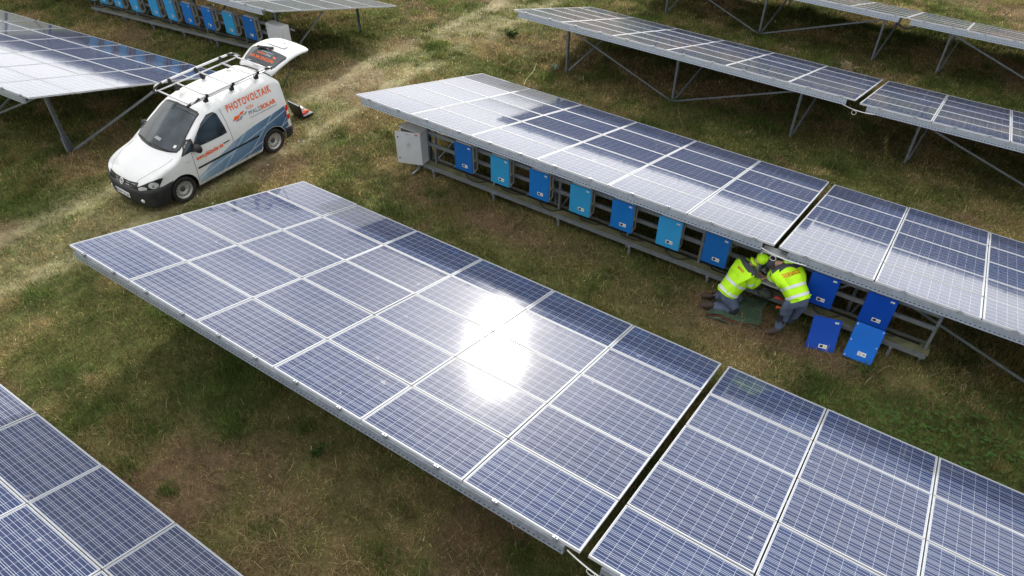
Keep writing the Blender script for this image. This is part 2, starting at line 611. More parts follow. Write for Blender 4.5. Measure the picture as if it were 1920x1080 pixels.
def ground_z(x, y):
    x, y = np.asarray(x, float), np.asarray(y, float)
    z = -1.92 - 0.031 * np.clip(y, -60, 60) - 0.055 * np.clip(-5 - x, 0, 40)
    near = np.exp(-((x / 40) ** 2 + ((y - 12) / 40) ** 2))
    vn = np.exp(-(((x + 3.2) / 1.3) ** 2 + ((y - 4.9) / 2.3) ** 2) ** 2)
    z = z * (1 - vn) - 2.045 * vn
    near = near * (1 - 0.8 * vn)
    z = z + 0.15 * np.exp(-((y - 7.65) / 0.42) ** 2) * sst(0.2, 1.0, x) * (1 - sst(13.2, 14, x))
    z = z + 0.15 * np.exp(-((y - 10.2) / 0.42) ** 2) * (1 - sst(-7.0, -6.0, x))
    z = z + near * ((fbm(x, y, 2.4, 3, 4) - 0.5) * 0.16 + (fbm(x, y, 0.55, 9, 3) - 0.5) * 0.11)
    return z


def gz(x, y):
    return float(ground_z(x, y))


def ground_classes(x, y):
    """weights of track, dry straw, lush green and bare brown at a place"""
    wob = (fbm(x, y, 3.0, 21, 3) - 0.5) * 1.1
    t1 = np.exp(-((x + 2.55 - 0.12 * np.sin(y * 0.3) + wob * 0.5) / 0.42) ** 2)
    t2 = np.exp(-((x + 4.25 + wob * 0.5) / 0.45) ** 2)
    t3 = 0.62 * np.exp(-((x + 3.4 + wob) / 1.5) ** 2)
    band = sst(-4, 1, y)
    track = np.clip(np.maximum(np.maximum(t1, t2), t3), 0, 1) * (0.30 + 0.62 * band)
    track = track * sst(0.28, 0.62, fbm(x, y, 0.9, 33, 4) + 0.10)
    straw = sst(0.46, 0.66, fbm(x, y, 1.5, 41, 5))
    lush = sst(0.48, 0.68, fbm(x + 50, y, 1.3, 57, 5))
    lush = np.clip(lush + 0.7 * np.exp(-(((x - 13.5) / 2.2) ** 2 + ((y - 6.2) / 1.2) ** 2)), 0, 1)
    brown = sst(0.52, 0.72, fbm(x, y + 80, 2.2, 71, 4)) * 0.8
    brown = np.maximum(brown, 0.9 * np.exp(-(((x - 3.5) / 3.2) ** 2 + ((y - 6.9) / 0.6) ** 2)))
    brown = np.maximum(brown, 0.6 * np.exp(-(((x - 8.8) / 1.6) ** 2 + ((y - 6.4) / 0.7) ** 2)))
    brown = np.maximum(brown, 0.7 * np.exp(-(((x - 4) / 9) ** 2 + ((y - 16.4) / 1.4) ** 2)))
    wk = np.exp(-(((x - 10.2) / 2.6) ** 2 + ((y - 6.95) / 0.55) ** 2) ** 2)
    brown = np.maximum(brown, 0.85 * wk)
    straw, lush = straw * (1 - 0.8 * wk), lush * (1 - 0.8 * wk)
    brown = np.maximum(brown, 0.65 * np.exp(-(((x - 5.5) / 3.0) ** 2 + ((y + 1.2) / 1.6) ** 2)) * sst(0.3, 0.55, fbm(x, y, 0.8, 303, 4)))
    straw = np.clip(straw + 0.7 * np.exp(-(((x - 6.5) / 1.6) ** 2 + ((y + 1.7) / 1.2) ** 2)), 0, 1)
    return track, straw, lush, brown


C_GREEN = np.array((0.148, 0.168, 0.055))
C_LUSH = np.array((0.105, 0.155, 0.042))
C_OLIVE = np.array((0.245, 0.215, 0.085))
C_STRAW = np.array((0.560, 0.430, 0.250))
C_BROWN = np.array((0.165, 0.102, 0.068))
C_TRACK = np.array((0.390, 0.350, 0.205))


def lerp(a, b, t):
    return a + (b - a) * t[:, None]


def build_ground():
    def axis(lo, hi, step, far):
        inner = np.arange(lo, hi + 1e-6, step)
        g = [hi + step]
        d = step
        while g[-1] < far:
            d *= 1.35
            g.append(g[-1] + d)
        h = [lo - step]
        d = step
        while h[-1] > -far:
            d *= 1.35
            h.append(h[-1] - d)
        return np.array(h[::-1] + list(inner) + g)
    xs, ys = axis(-24, 22, 0.12, 1200), axis(-9, 38, 0.12, 1200)
    X, Y = np.meshgrid(xs, ys, indexing='ij')
    x, y = X.ravel(), Y.ravel()
    z = ground_z(x, y)
    co = np.stack([x, y, z], 1)
    nx, ny = len(xs), len(ys)
    i, j = np.meshgrid(np.arange(nx - 1), np.arange(ny - 1), indexing='ij')
    a = (i * ny + j).ravel()
    q = np.stack([a, a + ny, a + ny + 1, a + 1], 1)
    me = bpy.data.meshes.new('ground')
    me.vertices.add(len(co))
    me.vertices.foreach_set('co', co.ravel())
    me.loops.add(q.size)
    me.loops.foreach_set('vertex_index', q.ravel())
    me.polygons.add(len(q))
    me.polygons.foreach_set('loop_start', np.arange(0, q.size, 4))
    me.polygons.foreach_set('use_smooth', np.ones(len(q), bool))
    me.update()
    tr, st, lu, br = ground_classes(x, y)
    n = fbm(x, y, 0.35, 5, 3)
    c = np.tile(C_GREEN * 0.8, (len(x), 1))
    c = lerp(c, C_OLIVE * 0.8, st * 0.9)
    c = lerp(c, C_LUSH * 0.7, lu * 0.7)
    c = lerp(c, C_BROWN, np.clip(br, 0, 1))
    c = lerp(c, C_TRACK, np.clip(tr, 0, 1) * 0.75)
    c = c * (0.7 + 0.6 * n)[:, None]
    at = me.color_attributes.new('soil', 'FLOAT_COLOR', 'POINT')
    at.data.foreach_set('color', np.concatenate([c, np.ones((len(c), 1))], 1).ravel().astype(np.float32))
    m = bpy.data.materials.new('soil')
    m.use_nodes = True
    t = m.node_tree
    b = t.nodes['Principled BSDF']
    b.inputs['Roughness'].default_value = 0.95
    b.inputs['Specular IOR Level'].default_value = 0.1
    an = nd(t, 'ShaderNodeAttribute', attribute_name='soil')
    tc = nd(t, 'ShaderNodeTexCoord')
    f1 = noise(t, tc.outputs['Object'], 7.0, 8, 0.7)
    f2 = noise(t, tc.outputs['Object'], 38.0, 5, 0.7)
    f = mth(t, 'ADD', mth(t, 'MULTIPLY', f1, 1.0), mth(t, 'MULTIPLY', f2, 1.0))
    mul = ramp(t, mth(t, 'MULTIPLY', f, 0.5), [(0.30, 0.35), (0.5, 1.0), (0.72, 1.9)])
    t.links.new(mixc(t, 1.0, an.outputs['Color'], mul, 'MULTIPLY'), b.inputs['Base Color'])
    bn = nd(t, 'ShaderNodeBump')
    bn.inputs['Strength'].default_value = 0.9
    bn.inputs['Distance'].default_value = 0.04
    t.links.new(f, bn.inputs['Height'])
    t.links.new(bn.outputs[0], b.inputs['Normal'])
    me.materials.append(m)
    o = link('ground', me)
    tag(o, kind='structure')


def px_of(x, y, z):
    d = np.stack([x - CAM[0], y - CAM[1], z - CAM[2]], 1)
    c = d @ np.array(Mw)
    w = np.maximum(c[:, 2], 0.01)
    return 960 + 1349.03 * c[:, 0] / w, 540 + 1349.03 * c[:, 1] / w, c[:, 2]


def grass_material():
    m = bpy.data.materials.new('grass_blade')
    m.use_nodes = True
    t = m.node_tree
    t.nodes.clear()
    an = nd(t, 'ShaderNodeAttribute', attribute_name='tint')
    d = nd(t, 'ShaderNodeBsdfDiffuse')
    tr = nd(t, 'ShaderNodeBsdfTranslucent')
    mx = nd(t, 'ShaderNodeMixShader')
    mx.inputs[0].default_value = 0.5
    out = nd(t, 'ShaderNodeOutputMaterial')
    t.links.new(an.outputs['Color'], d.inputs[0])
    t.links.new(an.outputs['Color'], tr.inputs[0])
    t.links.new(d.outputs[0], mx.inputs[1])
    t.links.new(tr.outputs[0], mx.inputs[2])
    t.links.new(mx.outputs[0], out.inputs[0])
    MAT['grass_blade'] = m


grass_material()


def blades(name, x, y, length, width, col, lean, rng, label):
    """one mesh of many curved blades: two triangles each"""
    n = len(x)
    z = ground_z(x, y) - 0.01
    az = rng.uniform(0, 2 * math.pi, n)
    wa = az + rng.uniform(1.2, 1.9, n)
    dx, dy = np.cos(az), np.sin(az)
    wx, wy = np.cos(wa) * width / 2, np.sin(wa) * width / 2
    b = np.stack([x, y, z], 1)
    l1 = length * 0.55
    s1, c1 = np.sin(lean * 0.55), np.cos(lean * 0.55)
    mid = b + np.stack([dx * l1 * s1, dy * l1 * s1, l1 * c1], 1)
    s2, c2 = np.sin(np.minimum(lean * 1.5, 1.75)), np.cos(np.minimum(lean * 1.5, 1.75))
    tip = mid + np.stack([dx * length * .45 * s2, dy * length * .45 * s2, length * .45 * c2], 1)
    w3 = np.stack([wx, wy, np.zeros(n)], 1)
    V = np.stack([b - w3, b + w3, mid + w3 * 0.7, tip, mid - w3 * 0.7], 1).reshape(-1, 3)
    base = (np.arange(n) * 5)[:, None]
    F = (base + np.array([[0, 1, 2, 4, 4, 2, 3]]))
    me = bpy.data.meshes.new(name)
    me.vertices.add(len(V))
    me.vertices.foreach_set('co', V.ravel().astype(np.float32))
    me.loops.add(F.size)
    me.loops.foreach_set('vertex_index', F.ravel().astype(np.int32))
    me.polygons.add(2 * n)
    ls = (np.arange(n) * 7)[:, None] + np.array([[0, 4]])
    me.polygons.foreach_set('loop_start', ls.ravel().astype(np.int32))
    me.update()
    at = me.color_attributes.new('tint', 'FLOAT_COLOR', 'POINT')
    cc = np.repeat(np.concatenate([col, np.ones((n, 1))], 1), 5, axis=0)
    at.data.foreach_set('color', cc.ravel().astype(np.float32))
    me.materials.append(MAT['grass_blade'])
    o = link(name, me)
    tag(o, label, 'grass', kind='stuff')
    return o


def build_grass():
    rng = np.random.default_rng(11)

    def scatter(N):
        x = rng.uniform(-24, 21, N)
        y = rng.uniform(-8, 37, N)
        u, v, w = px_of(x, y, ground_z(x, y))
        k = (w > 0) & (u > -140) & (u < 2060) & (v > -120) & (v < 1240)
        # keep fewer far away
        keep = rng.random(N) < np.clip((17.0 / np.maximum(w, 1)) ** 1.0, 0.3, 1)
        k &= keep
        return x[k], y[k], w[k]
    # green and mixed sward
    x, y, w = scatter(3600000)
    tr, st, lu, br = ground_classes(x, y)
    tuft = fbm(x, y, 0.28, 91, 3)
    dens = np.clip(1.0 - 0.62 * tr - 0.35 * br, 0.10, 1) * sst(0.22, 0.5, tuft + 0.12)
    k = rng.random(len(x)) < dens
    x, y, w, tr, st, lu, br, tuft = [q[k] for q in (x, y, w, tr, st, lu, br, tuft)]
    n = len(x)
    c = np.tile(C_GREEN, (n, 1))
    c = lerp(c, C_OLIVE, st)
    c = lerp(c, C_LUSH, lu * 0.75)
    isdry = rng.random(n) < (0.10 + 0.42 * st + 0.12 * br + 0.22 * tr - 0.12 * lu)
    c = lerp(c, C_STRAW, isdry * rng.uniform(0.4, 1.0, n))
    isb = rng.random(n) < 0.12 + 0.35 * br
    c = lerp(c, C_BROWN, isb * rng.uniform(0.3, 0.9, n))
    c = c * np.exp(rng.normal(0, 0.38, n))[:, None] * (0.35 + 1.3 * fbm(x, y, 0.45, 15, 4))[:, None]
    length = rng.uniform(0.05, 0.135, n) * (0.5 + 1.0 * tuft) * (1 + 0.5 * lu) * (1 - 0.5 * tr) * (1 - 0.5 * br)
    lean = np.clip(rng.normal(0.75, 0.35, n), 0.1, 1.4)
    lean = np.where(isdry, np.clip(lean + 0.45, 0, 1.5), lean)
    width = rng.uniform(0.006, 0.012, n) * np.clip(w / 15, 0.8, 1.7)
    blades('grass', x, y, length, width, c, lean, rng, 'short green and olive grass covering the ground between the rows')
    print('grass', n)
    # long dry stalks lying in patches
    x, y, w = scatter(900000)
    tr, st, lu, br = ground_classes(x, y)
    p = np.clip(0.10 + 0.7 * st + 0.4 * br - 0.5 * tr, 0.02, 1) * sst(0.40, 0.62, fbm(x, y, 0.55, 101, 4))
    k = rng.random(len(x)) < p
    x, y, w = x[k], y[k], w[k]
    n = len(x)
    c = C_STRAW * np.exp(rng.normal(-0.15, 0.3, n))[:, None]
    c = lerp(c, C_BROWN * 1.3, rng.random(n) * 0.6)
    blades('dry_grass', x, y, rng.uniform(0.10, 0.32, n), rng.uniform(0.005, 0.010, n) * np.clip(w / 15, 0.8, 1.6), c,
           np.clip(rng.normal(1.2, 0.25, n), 0.5, 1.5), rng, 'long dead straw coloured stalks lying flat in patches')
    print('dry', n)
    # broad lush tufts in a few spots
    xs, ys = [], []
    for _ in range(1100):
        cx, cy = rng.uniform(-20, 20), rng.uniform(-7, 36)
        u, v, w0 = px_of(np.array([cx]), np.array([cy]), np.array([-2.1]))
        tr, st, lu, br = ground_classes(np.array([cx]), np.array([cy]))
        if tr[0] > 0.3 or lu[0] < 0.35 and rng.random() > 0.25:
            continue
        if not (-100 < u[0] < 2020 and -100 < v[0] < 1180):
            continue
        r = rng.uniform(0.08, 0.26)
        m = int(r * 1300)
        xs.append(cx + rng.normal(0, r, m))
        ys.append(cy + rng.normal(0, r, m))
    x, y = np.concatenate(xs), np.concatenate(ys)
    n = len(x)
    c = np.tile(C_LUSH * 1.1, (n, 1)) * np.exp(rng.normal(0, 0.35, n))[:, None]
    mixs = fbm(x, y, 1.1, 203, 3)
    c = lerp(c, C_OLIVE * 1.1, sst(0.42, 0.6, mixs))
    blades('grass_tuft', x, y, rng.uniform(0.09, 0.24, n), rng.uniform(0.008, 0.016, n), c,
           np.clip(rng.normal(0.6, 0.3, n), 0.1, 1.3), rng, 'taller bright green tufts standing out of the short grass')
    print('tufts', n)

# ------------------------------------------------------------------ solar tables
PU, PV = 1.675, 1.0581          # module pitch along the row / down the slope
MU, MV = 1.655, 1.038
CELLU, CELLV = 0.160, 0.165


def module_meshes():
    g = MB()
    g.box((MU / 2, MV / 2, -0.019), (MU - 0.03, MV - 0.03, 0.028))
    me = g.mesh('solar_panel', ['solar_cells', 'backsheet'])
    uvl = me.uv_layers.new(name='UVMap')
    mx, my = (MU - 10 * CELLU) / 2, (MV - 6 * CELLV) / 2
    for p in me.polygons:
        top = p.normal.z > 0.5 or p.center.z > -0.0051
        p.material_index = 0 if p.center.z > -0.006 else 1
        for li in p.loop_indices:
            c = me.vertices[me.loops[li].vertex_index].co
            uvl.data[li].uv = ((c.x - mx) / CELLU, (c.y - my) / CELLV)
    fix_normals(me)
    f = MB()
    w, h = 0.014, 0.04
    f.box((MU / 2, w / 2, -h / 2), (MU, w, h))
    f.box((MU / 2, MV - w / 2, -h / 2), (MU, w, h))
    f.box((w / 2, MV / 2, -h / 2), (w, MV - 2 * w, h))
    f.box((MU - w / 2, MV / 2, -h / 2), (w, MV - 2 * w, h))
    fm = f.mesh('frame', 'aluminium')
    return me, fm


ME_GLASS, ME_FRAME = module_meshes()
_c = MB()
_c.box((0, -0.012, 0.006), (0.07, 0.05, 0.008)).box((0, -0.034, -0.02), (0.05, 0.006, 0.05)).box((0, -0.012, 0.014), (0.018, 0.018, 0.012))
ME_CLAMP = _c.mesh('clamp', 'galvanised')
rngm = random.Random(5)


def front_rail(L, inset, inset2):
    r = MB()
    x0, x1 = inset, L - inset2
    xc, xl = (x0 + x1) / 2, x1 - x0
    r.box((xc, 0.012, -0.078), (xl, 0.075, 0.070))
    r.box((xc, 0.022, -0.150), (xl, 0.050, 0.073))
    me = r.mesh('front_rail', ['galvanised', 'perforated_rail'])
    fix_normals(me)
    uvl = me.uv_layers.new(name='UVMap')
    for p in me.polygons:
        low = p.center.z < -0.115
        p.material_index = 1 if (low and p.normal.y < -0.5) else 0
        for li in p.loop_indices:
            c = me.vertices[me.loops[li].vertex_index].co
            uvl.data[li].uv = (c.x, (c.z + 0.1865) / 0.073)
    return me


def table(P0, u, v, i0, i1, label, posts=(1.5, 5.1, 8.6), braces=((0, 't', 1, 'b'), (1, 'b', 2, 't')), sdx=(0.5, 0.3, 0.2), py=0.75, endin=0.2, endin2=0.2, ss=2.35, found=False):
    u, v = Vector(u).normalized(), Vector(v)
    v = (v - u * v.dot(u)).normalized()
    n = u.cross(v)
    o0 = Vector(P0) + u * (PU * i0)
    gx, gy = o0.x, o0.y
    rootloc = Vector((gx, gy, gz(gx, gy)))
    root = thing('solar_table', label, 'solar table', rootloc, 0, 'tilted tables of solar panels on steel posts')
    R = Matrix((u, v, n)).transposed().to_4x4()
    TF = Matrix.Translation(o0 - rootloc) @ R
    nc = i1 - i0
    L = nc * PU
    for i in range(nc):
        for j in range(5):
            e = Matrix.Rotation(math.radians(rngm.gauss(0, 0.14)), 4, 'X') @ Matrix.Rotation(math.radians(rngm.gauss(0, 0.14)), 4, 'Y')
            Mx = TF @ Matrix.Translation((i * PU + (PU - MU) / 2, j * PV + (PV - MV) / 2, 0)) @ e
            g = link('solar_panel', ME_GLASS, root, Mx)
            link('frame', ME_FRAME, g)
    for i in range(nc):
        for fx in (0.28, 0.78):
            link('clamp', ME_CLAMP, root, TF @ Matrix.Translation((i * PU + fx * PU + rngm.uniform(-.05, .05), 0.008, 0)))
    link('front_rail', front_rail(L, endin, endin2), root, TF)
    for vv in (1.30, 2.65, 3.98, 5.18):
        p = MB()
        p.channel((endin, vv, -0.085), (L - endin2, vv, -0.085), 0.05, 0.08)
        o = p.build('purlin', 'galvanised', root)
        o.matrix_basis = TF
    tops, bases = [], []
    for k, px in enumerate(posts):
        if px > L:
            continue
        p = MB()
        p.channel((px, 0.25, -0.16), (px, 5.0, -0.16), 0.05, 0.07)
        o = p.build('rafter', 'galvanised', root)
        o.matrix_basis = TF

        def onplane(x, s, d):
            return o0 + u * x + v * s + n * d
        tp = onplane(px + 0.05, py / v.y, -0.15)
        bs = Vector((tp.x, tp.y, gz(tp.x, tp.y) - 0.15))
        p = MB()
        p.channel(bs - rootloc, tp - rootloc, 0.06, 0.09, up=(0, 1, 0))
        p.build('post', 'steel_post', root)
        if found:
            p = MB()
            p.channel(bs - rootloc, bs - rootloc + Vector((0, 0, 0.62)), 0.11, 0.15, up=(0, 1, 0))
            p.build('foundation', 'galvanised', root)
        tops.append(tp)
        bases.append(bs + Vector((0, 0, 0.2)))
        sx = sdx[k % len(sdx)]
        e = onplane(px + 0.05 + sx, ss, -0.16)
        p = MB()
        p.channel(bs + Vector((0.05, 0.05, 0.22)) - rootloc, e - rootloc, 0.04, 0.05)
        p.build('strut', 'steel_post', root)
        t2 = onplane(px + 0.05, 4.25, -0.16)
        b2 = Vector((t2.x, t2.y, gz(t2.x, t2.y) - 0.15))
        p = MB()
        p.channel(b2 - rootloc, t2 - rootloc, 0.05, 0.08, up=(0, 1, 0))
        p.build('post', 'steel_post', root)
    for a, ka, b, kb in braces:
        if max(a, b) >= len(tops):
            continue
        q = [(tops if kk == 't' else bases)[ii] for ii, kk in ((a, ka), (b, kb))]
        q = [w + Vector((0, -0.055, -0.06 if kk == 't' else 0)) for w, kk in zip(q, (ka, kb))]
        p = MB()
        p.channel(q[0] - rootloc, q[1] - rootloc, 0.012, 0.05, 0.004)
        p.build('brace', 'steel_post', root)
    return root


def build_tables():
    table((1.597, -7.083, 0.225), (1.0, .008, -.025), (-.015, .954, -.300), -1, 5, 'nearest solar table, cut off by the bottom left corner of the picture')
    table((0.001, -0.005, 0.007), (1, .003, -.004), (-.004, .960, -.279), 0, 6, 'large solar table across the middle with the blinding sun glare on it', braces=(), py=1.3)
    table((10.104, 0.101, -0.164), (1, -.002, .006), (.005, .963, -.270), 0, 6, 'solar table in the lower right corner, right of the glaring one past the gap', braces=(), py=1.3)
    table((-0.094, 7.136, -0.205), (1, .004, -.012), (-.008, .961, -.276), 0, 6, 'silvery solar table behind with the white cabinet and pale blue inverters under it', braces=())
    table((9.991, 7.369, -0.47), (1, -.004, -.001), (.004, .962, -.273), 0, 6, 'solar table above the two dark royal blue inverters at the right, next to the workers', posts=(1.4, 5.0, 8.5), braces=((0, 't', 1, 'b'),))
    table((-0.397, 14.264, -0.492), (1, .003, -.012), (-.007, .959, -.282), 0, 6, 'long dim solar table third from the front, standing open on posts over dark ground', sdx=(0.8, 0.45, 0.25))
    table((9.711, 14.602, -0.805), (1, -.005, .004), (.007, .963, -.271), 0, 6, 'dim solar table at the right edge, beyond the gap with the white cable ring', posts=(1.4, 5.0, 8.5), braces=((0, 't', 1, 'b'),), sdx=(0.2,))
    table((7.817, 21.153, -0.801), (1, -.005, -.007), (.002, .963, -.271), -5, 1, 'farthest row solar table at the top edge, left of the drooping black cable', posts=(1.9, 5.5, 9.35), sdx=(.6, .4, .3))
    table((7.83, 21.153, -0.801), (1, -.005, -.007), (.002, .963, -.271), 1, 7, 'farthest row solar table in the top right corner, right of the drooping black cable', posts=(1.25, 4.9, 8.4), braces=((0, 't', 1, 'b'),), sdx=(.3,), endin=0.12)
    # left of the track
    u, v = Vector((.998, .008, .060)), (.009, .964, -.266)
    table((-5.814, 2.575, 0.002), u, v, -6, 0, 'solar table left of the white van, its white end edge pointing at the van', posts=(1.4, 5.0, 9.05), braces=((2, 't', 1, 'b'),), sdx=(.3, .3, 1.2), endin2=0.25, ss=2.85, found=True)
    table((-5.814 - .1, 2.575, 0.002), u, v, -12, -6, 'solar table at the left edge of the picture, farther from the van than its neighbour', braces=())
    u2, v2 = (.999, -.010, .037), (.019, .965, -.260)
    table((-5.718, 9.678, -0.231), u2, v2, -6, 0, 'solar table above the white van with a row of blue inverters below it', posts=(1.4, 5.0, 9.15), braces=(), sdx=(.3, .3, .4), endin2=0.45)
    table((-5.818, 9.678, -0.231), u2, v2, -12, -6, 'solar table at the top left corner, mostly out of the picture', braces=())


# ------------------------------------------------------------------ inverters, cabinets and their racks
IW, IH, ID = 0.50, 0.70, 0.21


def inverter_parts():
    h = MB()
    h.box((0, ID / 2 + 0.012, IH / 2), (IW - 0.03, ID, IH - 0.012))
    h.box((0, ID * 0.35, IH + 0.008), (IW - 0.06, ID * 0.5, 0.028))
    h.box((0, ID * 0.55 + 0.02, -0.03), (IW - 0.10, ID * 0.5, 0.05))
    hm = h.mesh('housing', 'housing')
    bm = bmesh.new(); bm.from_mesh(hm); bmesh.ops.bevel(bm, geom=bm.edges[:], offset=0.006, segments=2, affect='EDGES'); bm.to_mesh(hm); bm.free()
    sv = MB()
    sv.box((IW / 2 - 0.013, ID * 0.55, 0.17), (0.004, 0.10, 0.22))
    sv.box((IW / 2 - 0.0135, ID * 0.55, 0.42), (0.002, 0.05, 0.36))
    for k in range(5):
        sv.box((IW / 2 - 0.012, ID * 0.55, 0.56 + k * 0.018), (0.004, 0.08, 0.007))
    svm = sv.mesh('vent', 'vent')
    st = MB()
    st.box((IW / 2 - 0.0105, ID * 0.52, 0.295), (0.003, 0.07, 0.05))
    stm = st.mesh('sticker', 'label_yellow')
    covers = {}
    for c in ('blue_dark', 'blue_mid', 'blue_light', 'blue_pale', 'blue_royal', 'blue_bright'):
        b = MB()
        b.box((0, -0.001, IH / 2), (IW, 0.024, IH))
        me = b.mesh('front_cover', c)
        bm = bmesh.new(); bm.from_mesh(me); bmesh.ops.bevel(bm, geom=bm.edges[:], offset=0.007, segments=2, affect='EDGES'); bm.to_mesh(me); bm.free()
        covers[c] = me
    d = MB()
    d.box((0.04, -0.0155, 0.15), (0.145, 0.005, 0.075))
    d.box((0.013, -0.0195, 0.152), (0.056, 0.003, 0.048), mi=1)
    for k in range(3):
        for q in range(2):
            d.box((0.066 + k * 0.016, -0.0195, 0.140 + q * 0.018), (0.010, 0.003, 0.010), mi=2)
    dm = d.mesh('display', ['label_white', 'lcd', 'label_grey'])
    d = MB()
    d.box((0.04, -0.0155, 0.15), (0.145, 0.005, 0.075))
    for k in range(5):
        d.box((0.008, -0.0195, 0.127 + k * 0.012), (0.05, 0.003, 0.005), mi=2)
    d.box((0.075, -0.0195, 0.15), (0.045, 0.003, 0.03), mi=2)
    dm2 = d.mesh('display', ['label_white', 'lcd', 'label_grey'])
    l = MB()
    l.box((IW / 2 - 0.085, -0.0155, IH - 0.06), (0.065, 0.005, 0.035))
    for k in range(3):
        l.box((IW / 2 - 0.085, -0.0192, IH - 0.07 + k * 0.010), (0.045, 0.003, 0.003), mi=1)
    lm = l.mesh('name_plate', ['label_white', 'label_grey'])
    s = MB()
    for x in (-0.22, 0.22):
        for z in (0.04, 0.35, 0.66):
            s.add(*_disc((x, -0.0155, z), 0.011))
    sm = s.mesh('screw', 'chrome')
    g = MB()
    for x in (-0.14, -0.07, 0.03, 0.11):
        g.tube([(x, 0.11, -0.05), (x, 0.11, -0.10)], 0.018, 8)
    gm = g.mesh('cable_gland', 'cable')
    cbs = []
    for sd in range(3):
        rr = random.Random(sd)
        k = MB()
        a = rr.uniform(-0.05, 0.05)
        k.tube(smooth_path([Vector((-0.05, 0.11, -0.09)), Vector((-0.02, 0.12, -0.2)), Vector((0.10, 0.14 + a, -0.265)), Vector((0.30, 0.16 + a, -0.27)), Vector((0.46, 0.28, -0.255))], 4), 0.013, 6)
        cbs.append(k.mesh('cable', 'cable', True))
    return dict(cb=cbs, h=hm, v=svm, s=stm, c=covers, d=dm, d2=dm2, l=lm, sc=sm, g=gm)


def _disc(c, r, seg=10):
    vs = [(c[0] + r * math.cos(2 * math.pi * k / seg), c[1] - 0.002, c[2] + r * math.sin(2 * math.pi * k / seg)) for k in range(seg)]
    vs += [(a[0], a[1] + 0.006, a[2]) for a in vs]
    fs = [tuple(range(seg))] + [(k, (k + 1) % seg, seg + (k + 1) % seg, seg + k) for k in range(seg)]
    return vs, fs


IP = inverter_parts()


def inverter(x, y, z, color, label, group='blue inverters hanging under the solar tables', cover=True, roll=0.0):
    r = thing('inverter', label, 'inverter', (x, y, z), 0, group)
    r.rotation_euler = (0, roll, 0)
    link('housing', IP['h'], r)
    link('vent', IP['v'], r)
    link('sticker', IP['s'], r)
    link('cable_gland', IP['g'], r)
    link('cable', IP['cb'][int(abs(x) * 7) % 3], r)
    if cover:
        c = link('front_cover', IP['c'][color], r)
        link('display', IP['d'], c)
        link('name_plate', IP['l'], c)
    return r


def rack(x0, x1, y, zf, posts, label, floor_h=0.0):
    """steel frame of posts, two rails and a plank shelf; zf(x) gives the inverter bottom height"""
    base = (x0, y, gz(x0, y))
    root = thing('inverter_rack', label, 'rack', base)
    b = Vector(base)

    def P(x, yy, dz):
        return Vector((x, yy, zf(x) + dz)) - b
    for x in posts:
        m = MB(); m.channel(Vector((x, y + 0.26, gz(x, y) - 0.1)) - b, P(x, y + 0.26, 0.62), 0.05, 0.06, up=(0, 1, 0))
        m.build('upright', 'galvanised', root)
    for dz in (0.53, 0.23):
        m = MB(); m.channel(P(x0 + 0.0, y + 0.215, dz), P(x1, y + 0.215, dz), 0.04, 0.085)
        m.build('rail', 'galvanised', root)
    for yy, dz in ((y + 0.06, -0.32), (y + 0.42, -0.32)):
        m = MB(); m.channel(P(x0 + 0.2, yy, dz), P(x1 + 0.05, yy, dz), 0.045, 0.08)
        m.build('shelf_rail', 'galvanised', root)
    m = MB(); m.bar(P(x0 + 0.25, y + 0.24, -0.300), P(x1 + 0.08, y + 0.24, -0.300), 0.30, 0.03)
    m.build('plank', 'plank', root)
    m = MB(); m.bar(P(x0 + 0.3, y + 0.30, -0.272), P(x1 - 0.1, y + 0.30, -0.272), 0.04, 0.022)
    m.build('cable_duct', 'cable', root)
    x = x0 + 0.5
    while x < x1:
        m = MB(); m.channel(Vector((x, y + 0.08, gz(x, y + .08) - 0.1)) - b, P(x, y + 0.08, -0.365), 0.05, 0.05, up=(0, 1, 0))
        m.bar(P(x, y + 0.0, -0.372), P(x, y + 0.45, -0.372), 0.05, 0.02)
        m.build('foot', 'galvanised', root)
        x += 1.75
    x = x0 + 0.9
    while x + 1.2 < x1:
        m = MB(); m.bar(P(x, y + 0.32, -0.28), P(x + 0.75, y + 0.32, 0.5), 0.006, 0.035)
        m.build('diagonal', 'galvanised', root)
        x += 2.1
    return root


